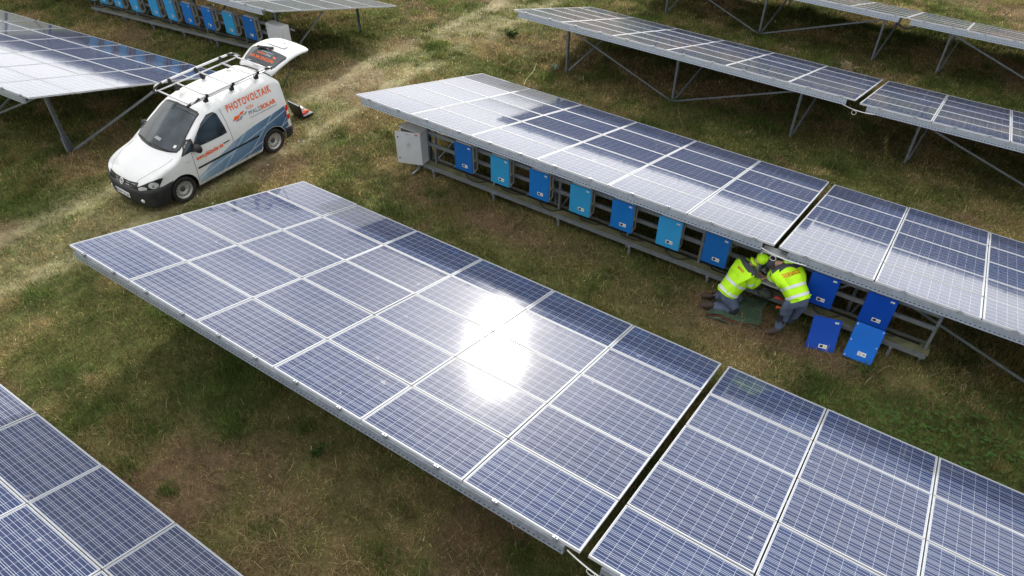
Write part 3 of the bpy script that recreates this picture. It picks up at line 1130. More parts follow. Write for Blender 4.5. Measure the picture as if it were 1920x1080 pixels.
def cabinet(loc, w, h, d, rz, open_deg, label):
    r = thing('switch_cabinet', label, 'cabinet', loc, rz)
    m = MB()
    m.box((0, d / 2, h / 2), (w, d, h))
    m.box((0, d / 2 - 0.01, h + 0.008), (w + 0.03, d + 0.04, 0.016))
    m.build('housing', 'cabinet', r, bevel=0.004)
    m = MB()
    m.box((0, -0.004, h / 2), (w - 0.05, 0.006, h - 0.05))
    m.build('inner_panel', 'vent', r)
    dr = MB()
    dr.box((-w / 2, -0.014, h / 2), (w + 0.01, 0.024, h + 0.01))
    de = dr.build('door', 'cabinet', r, bevel=0.005)
    de.location = (w / 2, 0, 0)
    de.rotation_euler = (0, 0, math.radians(open_deg))
    k = MB()
    for z in (0.17, 0.83):
        k.add(*_disc((-w + 0.06, -0.028, z * h), 0.02))
    k.build('lock', 'dull_black', de)
    k = MB()
    tri = [(-w * 0.5 - 0.05, h * 0.58), (-w * 0.5 + 0.05, h * 0.58), (-w * 0.5, h * 0.58 + 0.085)]
    for i in range(3):
        a, b = tri[i], tri[(i + 1) % 3]
        k.bar((a[0], -0.028, a[1]), (b[0], -0.028, b[1]), 0.004, 0.008, up=(0, 1, 0))
    k.bar((-w * .5 + .006, -0.028, h * .58 + .062), (-w * .5 - .006, -0.028, h * .58 + .035), 0.004, 0.006, up=(0, 1, 0))
    k.bar((-w * .5 - .006, -0.028, h * .58 + .035), (-w * .5 + .006, -0.028, h * .58 + .03), 0.004, 0.006, up=(0, 1, 0))
    k.bar((-w * .5 + .006, -0.028, h * .58 + .03), (-w * .5 - .004, -0.028, h * .58 + .012), 0.004, 0.006, up=(0, 1, 0))
    k.build('warning_sign', 'label_grey', de)
    k = MB()
    k.box((-w * 0.16, -0.028, h * 0.945), (0.07, 0.004, 0.03))
    k.build('red_sticker', 'label_red', de)
    k = MB()
    for q in range(2):
        k.box((-w * 0.52, -0.028, h * 0.93 + q * 0.02), (0.09, 0.004, 0.008))
    k.build('marking', 'label_grey', de)
    m = MB()
    m.channel((0, d - 0.02, 0), (0, d - 0.02, -(loc[2] - gz(loc[0], loc[1])) - 0.1), 0.08, 0.09, up=(0, 1, 0))
    m.bar((0, -0.08, -(loc[2] - gz(loc[0], loc[1])) + 0.06), (0, d + 0.05, -(loc[2] - gz(loc[0], loc[1])) + 0.06), 0.05, 0.03)
    m.build('stand', 'galvanised', r)
    return r


def build_electrics():
    zc = lambda x: -1.42
    rack(1.35, 12.86, 7.40, zc, (1.8, 3.5, 5.25, 6.95, 8.55, 10.42, 12.86), 'long galvanised rack with mossy planks carrying the inverters beside the workers')
    spec = [(3.08, 'blue_dark', 'dark blue inverter next to the white cabinet with the half open door'),
            (4.09, 'blue_light', 'faded turquoise inverter, second from the white cabinet'),
            (5.12, 'blue_mid', 'medium blue inverter between the two faded ones left of the middle'),
            (6.14, 'blue_light', 'faded turquoise inverter, fourth from the white cabinet'),
            (7.13, 'blue_mid', 'medium blue inverter, fifth from the white cabinet'),
            (8.17, 'blue_pale', 'pale sky blue inverter, sixth from the white cabinet'),
            (9.15, 'blue_dark', 'saturated blue inverter just left of the kneeling worker')]
    for x, c, l in spec:
        inverter(x - IW / 2, 7.40, -1.42, c, l)
    inverter(11.18 - IW / 2, 7.40, -1.44, 'blue_royal', 'deep royal blue inverter right of the standing worker')
    inverter(12.155 - IW / 2, 7.40, -1.44, 'blue_royal', 'deep royal blue inverter above the leaning bright cover, nearest the rack end')
    # open inverter the men work on
    r = thing('open_inverter', 'opened inverter without cover showing its electronics between the two workers', 'inverter', (9.98, 7.36, -1.38))
    m = MB()
    m.box((0, 0.20, 0.35), (0.47, 0.02, 0.70))
    for sx in (-0.235, 0.235):
        m.box((sx, 0.095, 0.35), (0.03, 0.20, 0.70))
    m.box((0, 0.095, 0.70), (0.50, 0.20, 0.03))
    m.box((0, 0.095, 0.0), (0.50, 0.20, 0.03))
    m.build('housing', 'cabinet', r)
    m = MB()
    m.box((0, 0.17, 0.36), (0.40, 0.03, 0.60))
    for i in range(26):
        m.box((rngm.uniform(-.17, .17), 0.13, rngm.uniform(.08, .62)), (rngm.uniform(.02, .07), rngm.uniform(.03, .09), rngm.uniform(.02, .08)), mi=rngm.choice((0, 1, 2)))
    m.build('electronics', ['circuit', 'dull_black', 'label_grey'], r)
    # covers standing on the ground
    for loc, rx, ry, rz, c, disp, l in (((11.29, 7.02, -2.20), -26, 0, 14, 'blue_royal', 'd', 'blue inverter cover standing alone on the grass, leaning on the rack'),
                                        ((11.925, 7.10, -2.09), -25, 0, 0, 'blue_bright', 'd2', 'bright blue inverter cover with corner screws, leaning below a royal blue inverter')):
        g = bpy.data.objects.new('inverter_cover', IP['c'][c])
        COL.objects.link(g)
        g.location = loc
        g.rotation_euler = (math.radians(rx), math.radians(ry), math.radians(rz))
        tag(g, l, 'cover')
        link('display', IP[disp], g)
        if disp == 'd':
            link('name_plate', IP['l'], g)
        else:
            link('screw', IP['sc'], g)
    cabinet((1.30, 7.36, -1.66), 0.62, 0.84, 0.24, 0.0, 20, 'white steel switch cabinet with half open door at the left end of the rack')
    # left block, the row behind the van
    zh = lambda x: -1.55 + 0.0667 * (x + 7.13)
    rack(-16.9, -5.9, 9.97, zh, (-16.2, -14, -12, -10, -8, -6.6), 'galvanised rack behind the van under the row of blue inverters')
    ex = [-7.13, -8.11, -9.18, -10.22, -11.18, -12.10, -13.28, -14.32, -15.29, -16.29]
    cc = ['blue_dark', 'blue_light', 'blue_mid', 'blue_mid', 'blue_pale', 'blue_pale', 'blue_pale', 'blue_pale', 'blue_light', 'blue_light']
    ln = ['dark blue inverter nearest the raised tailgate of the van', 'light blue inverter, second from the grey box behind the tailgate',
          'medium blue inverter, third from the grey box behind the tailgate', 'medium blue inverter, fourth from the grey box behind the tailgate',
          'sky blue inverter, fifth from the grey box behind the tailgate', 'sky blue inverter, sixth from the grey box behind the tailgate',
          'sky blue inverter, seventh from the grey box behind the tailgate', 'sky blue inverter, eighth from the grey box, cut by the top edge of the picture',
          'blue inverter, second from the far left end of the distant rack', 'blue inverter at the far left end of the distant rack']
    for x, c, l in zip(ex, cc, ln):
        inverter(x - IW / 2, 9.97, zh(x), c, l)
    r = thing('junction_box', 'pale grey junction box on brackets behind the raised tailgate of the van', 'box', (-6.14, 9.9, -1.47))
    m = MB(); m.box((0, 0.15, 0.33), (0.72, 0.26, 0.66)); m.build('housing', 'cabinet', r, bevel=0.006)
    m = MB(); m.box((0, 0.012, 0.33), (0.70, 0.02, 0.63)); d_ = m.build('door', 'cabinet', r, bevel=0.004)
    m = MB()
    for z in (0.55, 0.12):
        m.add(*_disc((-0.30, 0.0, z), 0.018))
    m.build('lock', 'dull_black', d_)
    m = MB()
    for z in (0.52, 0.12):
        m.bar((-0.40, 0.31, z), (0.55, 0.31, z), 0.04, 0.04)
    m.build('bracket', 'galvanised', r)
    # dangling cables at the gaps between tables
    def ringcable(name, a, b, ringat, sag, mate, label, r=0.014):
        a, b = Vector(a), Vector(b)
        m = MB()
        pts = [a.lerp(b, t) - Vector((0, 0, sag * 4 * t * (1 - t))) - a for t in [k / 10 for k in range(11)]]
        m.tube(pts, r, 6)
        if ringat:
            c = a.lerp(b, ringat) - Vector((0, 0, 0.12)) - a
            m.tube([c + Vector((0.055 * math.cos(q), 0, 0.055 * math.sin(q))) for q in [2 * math.pi * k / 16 for k in range(17)]], 0.006, 6)
        o = m.build(name, mate, None, True)
        o.location = a
        tag(o, label, 'cable')
    ringcable('cable', (9.88, 0.02, -0.15), (10.6, 0.02, -0.30), 0.45, 0.07, 'label_white', 'white cable with a ring loop at the gap of the nearest big tables', 0.01)
    ringcable('cable', (9.75, 7.12, -0.44), (10.55, 7.28, -0.60), 0.30, 0.05, 'label_white', 'white cable with a ring loop above the two workers', 0.01)
    ringcable('cable', (9.35, 14.26, -0.78), (10.15, 14.52, -0.96), 0.42, 0.05, 'label_white', 'white cable with a ring loop at the gap of the dim tables', 0.01)
    ringcable('cable', (9.25, 21.14, -0.98), (9.85, 21.14, -0.99), 0, 0.14, 'cable', 'black cable drooping in the gap of the farthest row', 0.03)

# ------------------------------------------------------------------ van
def poly_patch(outline, cut=0.06, holes=None):
    """flat polygon cut into small cells; returns verts2d, faces"""
    bm = bmesh.new()
    vs = [bm.verts.new((p[0], p[1], 0)) for p in outline]
    bm.faces.new(vs)
    return _cut(bm, cut)


def _cut(bm, cut):
    xs = [v.co.x for v in bm.verts]
    ys = [v.co.y for v in bm.verts]
    x = math.ceil(min(xs) / cut) * cut
    while x < max(xs):
        bmesh.ops.bisect_plane(bm, geom=bm.verts[:] + bm.edges[:] + bm.faces[:], plane_co=(x, 0, 0), plane_no=(1, 0, 0))
        x += cut
    y = math.ceil(min(ys) / cut) * cut
    while y < max(ys):
        bmesh.ops.bisect_plane(bm, geom=bm.verts[:] + bm.edges[:] + bm.faces[:], plane_co=(0, y, 0), plane_no=(0, 1, 0))
        y += cut
    bmesh.ops.triangulate(bm, faces=bm.faces[:])
    bm.verts.index_update()
    v = [(q.co.x, q.co.y) for q in bm.verts]
    f = [tuple(q.index for q in fc.verts) for fc in bm.faces]
    bm.free()
    return v, f


def text_patch(s, size, cut=0.08, bold=0.0, xscale=1.0, shear=0.0, align='LEFT', space=1.0):
    cu = bpy.data.curves.new('lettering', 'FONT')
    cu.body = s
    cu.size = size
    cu.offset = bold
    cu.shear = shear
    cu.space_character = space
    cu.align_x = align
    cu.resolution_u = 3
    o = bpy.data.objects.new('lettering', cu)
    COL.objects.link(o)
    dg = bpy.context.evaluated_depsgraph_get()
    me = bpy.data.meshes.new_from_object(o.evaluated_get(dg))
    bpy.data.objects.remove(o)
    bpy.data.curves.remove(cu)
    bm = bmesh.new()
    bm.from_mesh(me)
    bpy.data.meshes.remove(me)
    for v in bm.verts:
        v.co.x *= xscale
    return _cut(bm, cut) if cut else ([(q.co.x, q.co.y) for q in bm.verts], [tuple(w.index for w in f.verts) for f in bm.faces])


def project(bvh, patch, fn, off):
    """fn(a,b)->(origin, direction); returns MB data lying off metres above the surface"""
    vs, fs = patch
    out = []
    ok = []
    for a, b in vs:
        o, d = fn(a, b)
        hit, nrm, _, _ = bvh.ray_cast(o, d)
        if hit is None:
            out.append((0, 0, 0)); ok.append(False); continue
        if nrm.dot(d) > 0:
            nrm = -nrm
        out.append(tuple(hit + nrm * off)); ok.append(True)
    return out, [f for f in fs if all(ok[i] for i in f)]


LEFT = lambda a, b: (Vector((a, 2.5, b)), Vector((0, -1, 0)))
RIGHT = lambda a, b: (Vector((a, -2.5, b)), Vector((0, 1, 0)))
FRONT = lambda a, b: (Vector((2.5, a, b)), Vector((-1, 0, 0)))
TOP = lambda a, b: (Vector((a, b, 3.5)), Vector((0, 0, -1)))


def interp(x, kn):
    return float(np.interp(x, [k[0] for k in kn], [k[1] for k in kn]))


def smooth_interp(x, kn, w=0.05):
    return sum(interp(x + d * w, kn) * k for d, k in ((-1, .2), (-.5, .2), (0, .2), (.5, .2), (1, .2)))


ZT = [(-3.32, 1.70), (-3.24, 1.79), (-3.10, 1.84), (-2.6, 1.865), (-2.0, 1.87), (-1.5, 1.845), (-1.15, 1.775), (-0.95, 1.69), (-0.50, 1.41), (-0.08, 1.135),
      (0.05, 1.09), (0.35, 1.03), (0.60, 0.955), (0.74, 0.89), (0.82, 0.82), (0.86, 0.75), (0.885, 0.66), (0.90, 0.6)]
WX = [(-3.32, 0.82), (-3.25, 0.865), (-3.05, 0.888), (-2.6, 0.895), (0.1, 0.895), (0.45, 0.875), (0.62, 0.83), (0.74, 0.74), (0.82, 0.62), (0.87, 0.50), (0.90, 0.42)]
WZ = [(0.18, 0.95), (0.28, 0.985), (0.45, 1.0), (0.85, 1.0), (1.0, 0.99), (1.12, 0.968), (1.3, 0.93), (1.5, 0.885), (1.65, 0.845), (1.80, 0.80)]
AXF, AXR, RAD = 0.0, -2.682, 0.385


def van_zb(x):
    z = 0.22
    for c in (AXF, AXR):
        d = RAD ** 2 - (x - c) ** 2
        if d > 0:
            z = max(z, 0.315 + math.sqrt(d))
    if x > 0.5:
        z = max(z, 0.22 + (x - 0.5) * 0.12)
    return z


def van_section(x):
    zt = smooth_interp(x, ZT, 0.04)
    W = smooth_interp(x, WX, 0.03)
    zb = van_zb(x)
    t = min(1, max(0, (-0.2 - x) / 0.9))
    r = 0.07 + 0.07 * t
    crown = 0.05 + 0.02 * (1 - t)
    zc = max(zb + 0.02, zt - crown - r * 1.1)
    rr = max(0.02, zt - crown - zc)
    pts = []
    n = 16
    for k in range(n + 1):
        z = zb + (zc - zb) * k / n
        pts.append((W * interp(z, WZ), z))
    wc = pts[-1][0]
    for k in range(1, 7):
        a = math.pi / 2 * k / 6
        pts.append((wc - r * (1 - math.cos(a)), zc + rr * math.sin(a)))
    w2 = wc - r
    m = 12
    for k in range(1, m + 1):
        y = w2 * (1 - k / m)
        pts.append((y, zc + rr + crown * (1 - (y / w2) ** 2)))
    return pts


def build_van():
    loc = (-3.208, 3.546, -2.035)
    van = thing('van', 'white panel van with roof rack and orange lettering, parked with its tailgate raised', 'van', loc, -1.589)
    xs = list(np.arange(-3.32, 0.60, 0.03)) + list(np.arange(0.60, 0.901, 0.015))
    for c in (AXF, AXR):
        xs += [c - RAD, c + RAD, c - RAD + 0.008, c + RAD - 0.008]
    xs = sorted(set(round(float(x), 4) for x in xs))
    V, F = [], []
    secs = [van_section(x) for x in xs]
    n = len(secs[0])
    N = 2 * n - 1
    for x, s in zip(xs, secs):
        full = [(y, z) for y, z in s] + [(-y, z) for y, z in reversed(s[:-1])]
        V += [(x, y, z) for y, z in full]
    for i in range(len(xs) - 1):
        for k in range(N - 1):
            a = i * N + k
            F.append((a, a + N, a + N + 1, a + 1))
    F.append(tuple(range((len(xs) - 1) * N, len(xs) * N)))        # nose
    me = bpy.data.meshes.new('body')
    me.from_pydata(V, [], F)
    bvh = BVHTree.FromPolygons([Vector(v) for v in V], F)
    me.materials.append(MAT['van_white'])
    me.polygons.foreach_set('use_smooth', [True] * (len(F) - 1) + [False])
    me.update()
    fix_normals(me)
    body = link('body', me, van)

    def surf(name, patches, mate, off=0.004, parent=van, smooth=True):
        m = MB()
        for p, fn in patches:
            v, f = project(bvh, p, fn, off)
            m.add(v, f)
        return m.build(name, mate, parent, smooth)

    # under body, wheel housings
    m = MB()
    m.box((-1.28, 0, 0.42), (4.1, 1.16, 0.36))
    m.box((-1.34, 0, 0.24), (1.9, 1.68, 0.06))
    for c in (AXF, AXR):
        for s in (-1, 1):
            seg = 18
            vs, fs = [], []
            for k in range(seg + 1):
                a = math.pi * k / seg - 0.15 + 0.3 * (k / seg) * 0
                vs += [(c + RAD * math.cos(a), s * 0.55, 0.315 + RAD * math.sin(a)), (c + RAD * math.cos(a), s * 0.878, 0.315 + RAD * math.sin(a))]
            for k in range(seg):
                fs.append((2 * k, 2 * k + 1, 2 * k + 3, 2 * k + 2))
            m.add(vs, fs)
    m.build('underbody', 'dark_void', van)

    # front bumper: black lower front wrapping round to the wheel arches
    plan = smooth_path([Vector(q) for q in ((0.36, 0.912, 0), (0.50, 0.905, 0), (0.66, 0.865, 0), (0.80, 0.75, 0), (0.885, 0.55, 0), (0.93, 0.30, 0), (0.945, 0.0, 0))], 5)
    rows = [(0.19, 0.10), (0.215, 0.05), (0.27, 0.012), (0.36, 0.0), (0.47, 0.0), (0.55, 0.0), (0.61, 0.012), (0.645, 0.045), (0.665, 0.10)]
    half = []
    for z, ins in rows:
        xa = AXF + math.sqrt(max(0.01, (RAD - 0.01) ** 2 - (z - 0.315) ** 2))
        r_ = []
        for q in plan:
            t = min(1, (q.x - 0.36) / 0.3)
            x = xa + (q.x - 0.36) * (0.945 - xa) / 0.585 if q.x < 0.7 else q.x
            if q.x < 0.7:
                t2 = (q.x - 0.36) / 0.34
                x = (xa + (q.x - 0.36)) * (1 - t2) + q.x * t2
            r_.append((x - ins * min(1, max(0, (0.95 - q.y) * 1.4)), q.y - ins * 0.45 * min(1, q.y * 2), z + 0.03 * (1 - t) * (z > 0.5)))
        half.append(r_)
    m = MB()
    K = len(plan) * 2 - 1
    for r_ in half:
        m.v += r_ + [(x, -y, z) for x, y, z in reversed(r_[:-1])]
    for i in range(len(rows) - 1):
        for k in range(K - 1):
            a = i * K + k
            m.f.append((a, a + 1, a + K + 1, a + K)); m.m.append(0)
    bump = m.build('front_bumper', 'black_plastic', van, True)
    fix_normals(bump.data)
    # bumper intake and fog lamps
    bb = BVHTree.FromPolygons([Vector(v) for v in m.v], m.f)

    def on_bumper(name, patch, fn, mate, off):
        v, f = project(bb, patch, fn, off)
        q = MB(); q.add(v, f)
        return q.build(name, mate, bump)
    on_bumper('intake', poly_patch([(-.36, .30), (.36, .30), (.42, .36), (-.42, .36)]), FRONT, 'grille_black', 0.003)
    for s in (-1, 1):
        q = MB()
        q.lathe([(0.0, 0.012), (0.035, 0.01), (0.045, 0.0), (0.052, -0.01)], 16, 'y')
        fo = q.build('fog_lamp', 'lamp_glass', bump, True)
        fo.matrix_basis = Matrix.Translation((0.875, s * 0.60, 0.38)) @ Matrix.Rotation(-s * math.radians(60), 4, 'Z') @ Matrix.Rotation(math.pi if s < 0 else 0, 4, 'Z')
    # grille strip, emblem, plate
    g = surf('grille', [(poly_patch([(-.50, .66), (-.30, .64), (.30, .64), (.50, .66), (.53, .80), (.25, .775), (-.25, .775), (-.53, .80)], 0.04), FRONT)], 'grille_black', 0.006)
    sl_ = surf('slat', [(poly_patch([(-.45, .718 + d), (-.2, .705 + d), (.2, .705 + d), (.45, .718 + d), (.45, .723 + d), (.2, .710 + d), (-.2, .710 + d), (-.45, .723 + d)], 0.05), FRONT) for d in (-0.02, 0.030)], 'chrome', 0.011, g)
    # round emblem: ring with V over W
    em = MB()
    ring = [(math.cos(2 * math.pi * k / 28), math.sin(2 * math.pi * k / 28)) for k in range(28)]
    R1 = 0.072
    em.tube([(0.0, c * R1, s_ * R1) for c, s_ in ring] + [(0.0, R1, 0)], 0.010, 6, 0, False)

    def stroke(a, b):
        em.bar((0.0, a[0] * R1, a[1] * R1), (0.0, b[0] * R1, b[1] * R1), 0.013, 0.012, up=(1, 0, 0))
    for sgn in (-1, 1):
        stroke((sgn * 0.36, 0.88), (0, 0.12))
        stroke((sgn * 0.80, 0.50), (sgn * 0.38, -0.78))
        stroke((sgn * 0.38, -0.78), (0, 0.0))
    disk = MB(); disk.lathe([(0.0, 0.0), (0.062, 0.0)], 24, 'y')
    eo = em.build('emblem', 'chrome', van, True)
    hitp, _, _, _ = bvh.ray_cast(Vector((2.5, 0, 0.715)), Vector((-1, 0, 0)))
    eo.location = (hitp.x + 0.022, 0, 0.715)
    eo.rotation_euler = (0, math.radians(-18), 0)
    q = MB(); q.add([(-0.008, R1 * a, R1 * b) for a, b in ring], [tuple(range(28))])
    q.build('backing', 'grille_black', eo)
    pl = MB(); pl.box((0, 0, 0), (0.012, 0.52, 0.112)); po = pl.build('number_plate', 'plate_white', van)
    po.location = (0.958, 0.0, 0.455)
    po.rotation_euler = (0, math.radians(-4), 0)
    q = MB(); q.box((0.007, -0.24, 0), (0.003, 0.04, 0.108)); q.build('blue_band', 'plate_blue', po)
    tv, tf = text_patch('DÜW CO 20', 0.095, 0, 0.002, 0.86, align='CENTER')
    q = MB(); q.add([(0.0085, a + 0.01, b - 0.033) for a, b in tv], tf); q.build('lettering', 'text_grey', po)

    # headlamps
    for s in (-1, 1):
        fn = TOP
        out = [(0.845, 0.50), (0.80, 0.66), (0.66, 0.80), (0.50, 0.865), (0.44, 0.885), (0.50, 0.80), (0.63, 0.70), (0.74, 0.56), (0.80, 0.46)]

        def DIAG(a, b, s=s):
            d = Vector((-0.55, -0.75 * s, -0.35)).normalized()
            c = Vector((0.70, 0.70 * s, 0.72))
            side = Vector((-0.75, 0.55 * s, 0)).normalized()
            up = side.cross(d)
            if up.z < 0:
                up = -up
            return c - d * 1.5 + side * a + up * b, d
        hl = surf('headlight', [(poly_patch([(-.31, -.055), (-.12, -.10), (.10, -.10), (.22, -.06), (.36, .135), (.29, .14), (.06, .095), (-.12, .045), (-.29, -.005)], 0.04), DIAG)], 'grille_black', 0.007)

        def lens(cx, cy, rx, ry):
            return poly_patch([(cx + rx * math.cos(q), cy + ry * math.sin(q)) for q in [2 * math.pi * k / 18 for k in range(18)]], 0.04)
        surf('reflector', [(lens(0.13, 0.01, 0.105, 0.075), DIAG), (lens(-0.11, -0.03, 0.10, 0.045), DIAG)], 'lamp_glass', 0.012, hl)
        surf('bulb', [(lens(0.11, 0.0, 0.03, 0.028), DIAG)], 'chrome', 0.017, hl)

    # windscreen
    ws = [(-.70, 1.165), (-.45, 1.145), (-.15, 1.14), (.15, 1.14), (.45, 1.145), (.70, 1.165), (.735, 1.22), (.64, 1.50), (.595, 1.675), (.50, 1.70), (.2, 1.725), (-.2, 1.725), (-.50, 1.70), (-.595, 1.675), (-.64, 1.50), (-.735, 1.22)]
    wsb = [(a * 1.035, 1.43 + (b - 1.43) * 1.07) for a, b in ws]
    seal = surf('windscreen_seal', [(poly_patch(wsb, 0.04), FRONT)], 'grille_black', 0.006)
    wso = surf('windscreen', [(poly_patch(ws, 0.04), FRONT)], 'window_glass', 0.011)
    surf('sticker', [(poly_patch([(.56, 1.20), (.63, 1.20), (.63, 1.24), (.56, 1.24)], 0.04), FRONT)], 'label_white', 0.015, wso)
    # papers on the dashboard are seen through the glass
    surf('paper', [(poly_patch([(-.12, 1.235), (.10, 1.225), (.12, 1.265), (-.08, 1.275)], 0.04), FRONT)], 'label_grey', 0.015, wso)
    hs_ = []
    for s in (-1, 1):
        pts = [(0.80, s * 0.47), (0.60, s * 0.60), (0.30, s * 0.70), (-0.04, s * 0.735)]
        for (a, b), (c, d) in zip(pts, pts[1:]):
            hs_.append((poly_patch([(a, b - .004), (c, d - .004), (c, d + .004), (a, b + .004)] if s > 0 else [(a, b + .004), (c, d + .004), (c, d - .004), (a, b - .004)], 0.08), TOP))
    surf('bonnet_seam', hs_, 'dull_black', 0.0025)
    w1 = MB()
    for s, ya, yb in ((1, 0.60, -0.05), (1, -0.1, -0.62)):
        a = bvh.ray_cast(Vector((2.5, ya, 1.15)), Vector((-1, 0, 0)))[0]
        b = bvh.ray_cast(Vector((2.5, yb, 1.17)), Vector((-1, 0, 0)))[0]
        mid = bvh.ray_cast(Vector((2.5, (ya + yb) / 2, 1.16)), Vector((-1, 0, 0)))[0]
        w1.tube([a + Vector((.03, 0, .02)), mid + Vector((.03, 0, .02)), b + Vector((.03, 0, .02))], 0.010, 6)
    w1.build('wiper', 'black_plastic', van)

    # doors (panel lines), windows, handle, moulding on both sides
    for s, fn in ((1, LEFT), (-1, RIGHT)):
        win = [(-0.60, 1.16), (-0.90, 1.14), (-1.30, 1.135), (-1.44, 1.145), (-1.425, 1.30), (-1.37, 1.60), (-1.30, 1.665), (-1.14, 1.66), (-0.93, 1.55), (-0.72, 1.38), (-0.60, 1.26)]
        cx, cy = -1.03, 1.38
        big = [(cx + (a - cx) * 1.05, cy + (b - cy) * 1.07) for a, b in win]
        surf('window_seal', [(poly_patch(big, 0.03), fn)], 'grille_black', 0.007)
        surf('side_window', [(poly_patch(win, 0.03), fn)], 'window_glass', 0.013)
        qt = [(-0.235, 1.125), (-0.50, 1.135), (-0.52, 1.30), (-0.44, 1.29)]
        surf('window_seal', [(poly_patch([(-0.18, 1.095), (-0.55, 1.105), (-0.57, 1.36), (-0.44, 1.335)], 0.025), fn)], 'grille_black', 0.009)
        surf('quarter_window', [(poly_patch(qt, 0.025), fn)], 'window_glass', 0.016)
        # door gap line

        def seam(pts, w=0.005):
            res = []
            for (a, b), (c, d) in zip(pts, pts[1:]):
                L = math.hypot(c - a, d - b)
                nx, ny = -(d - b) / L * w, (c - a) / L * w
                res.append((poly_patch([(a - nx, b - ny), (c - nx, d - ny), (c + nx, d + ny), (a + nx, b + ny)], 0.08), fn))
            return res
        surf('door_seam', seam([(-1.50, 1.68), (-1.535, 1.35), (-1.545, 0.95), (-1.50, 0.30)]) + seam([(-0.50, 1.12), (-0.43, 1.05), (-0.41, 0.36)]), 'dull_black', 0.0028)
        h = surf('door_handle', [(poly_patch([(-1.26, 0.925), (-1.44, 0.93), (-1.44, 0.955), (-1.26, 0.95)], 0.05), fn)], 'grille_black', 0.022)
        surf('moulding', [(poly_patch([(-0.47, 0.645), (-2.26, 0.655), (-2.26, 0.70), (-0.47, 0.69)], 0.08), fn)], 'black_plastic', 0.016)
        # mirror
        mm = MB()
        sec = []
        yb = s * 0.98
        for k, (r1, r2, off) in enumerate(((0.02, 0.03, -0.105), (0.055, 0.085, -0.085), (0.075, 0.105, -0.03), (0.075, 0.105, 0.04), (0.055, 0.085, 0.095), (0.02, 0.035, 0.115))):
            sec.append([(-0.56 + r1 * math.cos(q) * 1.1, yb + off * s, 1.17 + r2 * math.sin(q)) for q in [2 * math.pi * j / 14 for j in range(14)]])
        vv = [p for r in sec for p in r]
        ff = [(i * 14 + j, i * 14 + (j + 1) % 14, (i + 1) * 14 + (j + 1) % 14, (i + 1) * 14 + j) for i in range(5) for j in range(14)]
        ff += [tuple(range(14)), tuple(range(70, 84))]
        mm.add(vv, ff)
        mm.bar((-0.48, s * 0.84, 1.12), (-0.55, s * 0.95, 1.12), 0.07, 0.05)
        mo = mm.build('mirror', 'black_plastic', van, True)
        fix_normals(mo.data)
        # sill strip
        surf('sill', [(poly_patch([(-0.40, 0.23), (-2.29, 0.23), (-2.29, 0.285), (-0.40, 0.285)], 0.08), fn)], 'van_white', 0.012)
        # rear lamp
        rl = surf('rear_light', [(poly_patch([(-3.20, 0.70), (-3.31, 0.70), (-3.315, 1.05), (-3.24, 1.06), (-3.20, 1.0)], 0.06), fn)], 'lamp_red', 0.010)
        surf('reversing_light', [(poly_patch([(-3.21, 0.82), (-3.305, 0.82), (-3.31, 0.92), (-3.22, 0.92)], 0.06), fn)], 'lamp_clear', 0.014, rl)
        # wheels
        for axx in (AXF, AXR):
            w = thing_child('wheel', van, (axx, s * 0.775, 0.315))
            wt = MB()
            wt.lathe([(0.215, -0.095), (0.285, -0.10), (0.31, -0.085), (0.316, -0.05), (0.316, 0.05), (0.31, 0.085), (0.285, 0.10), (0.215, 0.095), (0.20, 0.0)], 48, 'y', close=True)
            o = wt.build('tyre', 'rubber', w, True)
            fix_normals(o.data)
            wr = MB()
            wr.lathe([(0.217, 0.085), (0.205, 0.080), (0.195, 0.055), (0.180, 0.040), (0.135, 0.055), (0.110, 0.050), (0.085, 0.025), (0.070, 0.02), (0.0, 0.02)], 40, 'y')
            wr.lathe([(0.217, 0.085), (0.217, -0.08)], 40, 'y')
            o = wr.build('rim', 'rim_silver', w, True)
            wh = MB()
            for k in range(14):
                a = 2 * math.pi * k / 14
                q, f = _disc((0.158 * math.cos(a), 0, 0.158 * math.sin(a)), 0.014, 8)
                wh.add([(p[0], 0.0525 + p[1] * 0.5, p[2]) for p in q], f)
            wh.lathe([(0.0, 0.048), (0.045, 0.045), (0.06, 0.030), (0.065, 0.018)], 20, 'y')
            wh.build('hub_cap', 'rim_dark', o, True)
            if s < 0:
                w.rotation_euler = (0, 0, math.pi)
        # rear bumper corner
    m = MB()
    prof = [(-3.05, 0.905), (-3.20, 0.90), (-3.31, 0.86), (-3.37, 0.76), (-3.40, 0.5), (-3.41, 0.0)]
    full = prof + [(x, -y) for x, y in reversed(prof[:-1])]
    zs = [(0.22, -0.03), (0.28, 0.0), (0.46, 0.005), (0.50, -0.012)]
    for z, d in zs:
        m.v += [(x - d * 0.6, y + (d if y > 0 else -d), z) for x, y in full]
    K = len(full)
    for i in range(len(zs) - 1):
        for k in range(K - 1):
            m.f.append((i * K + k, i * K + k + 1, (i + 1) * K + k + 1, (i + 1) * K + k))
            m.m.append(0)
    m.f.append(tuple(range((len(zs) - 1) * K, len(zs) * K))); m.m.append(0)
    rb = m.build('rear_bumper', 'black_plastic', van, True)
    fix_normals(rb.data)
    # cargo space in the open rear, its inner darkness put into the colour
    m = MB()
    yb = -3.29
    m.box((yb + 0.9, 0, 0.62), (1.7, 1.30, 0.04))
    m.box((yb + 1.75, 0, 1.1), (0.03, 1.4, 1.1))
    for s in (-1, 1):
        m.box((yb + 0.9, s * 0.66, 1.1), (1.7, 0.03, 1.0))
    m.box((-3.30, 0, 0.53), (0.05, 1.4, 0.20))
    m.build('cargo_space', 'dull_black', van)
    # fuel of detail: third brake light
    m = MB(); m.box((-3.34, 0, 1.775), (0.05, 0.22, 0.03)); m.build('brake_light', 'lamp_red', van)

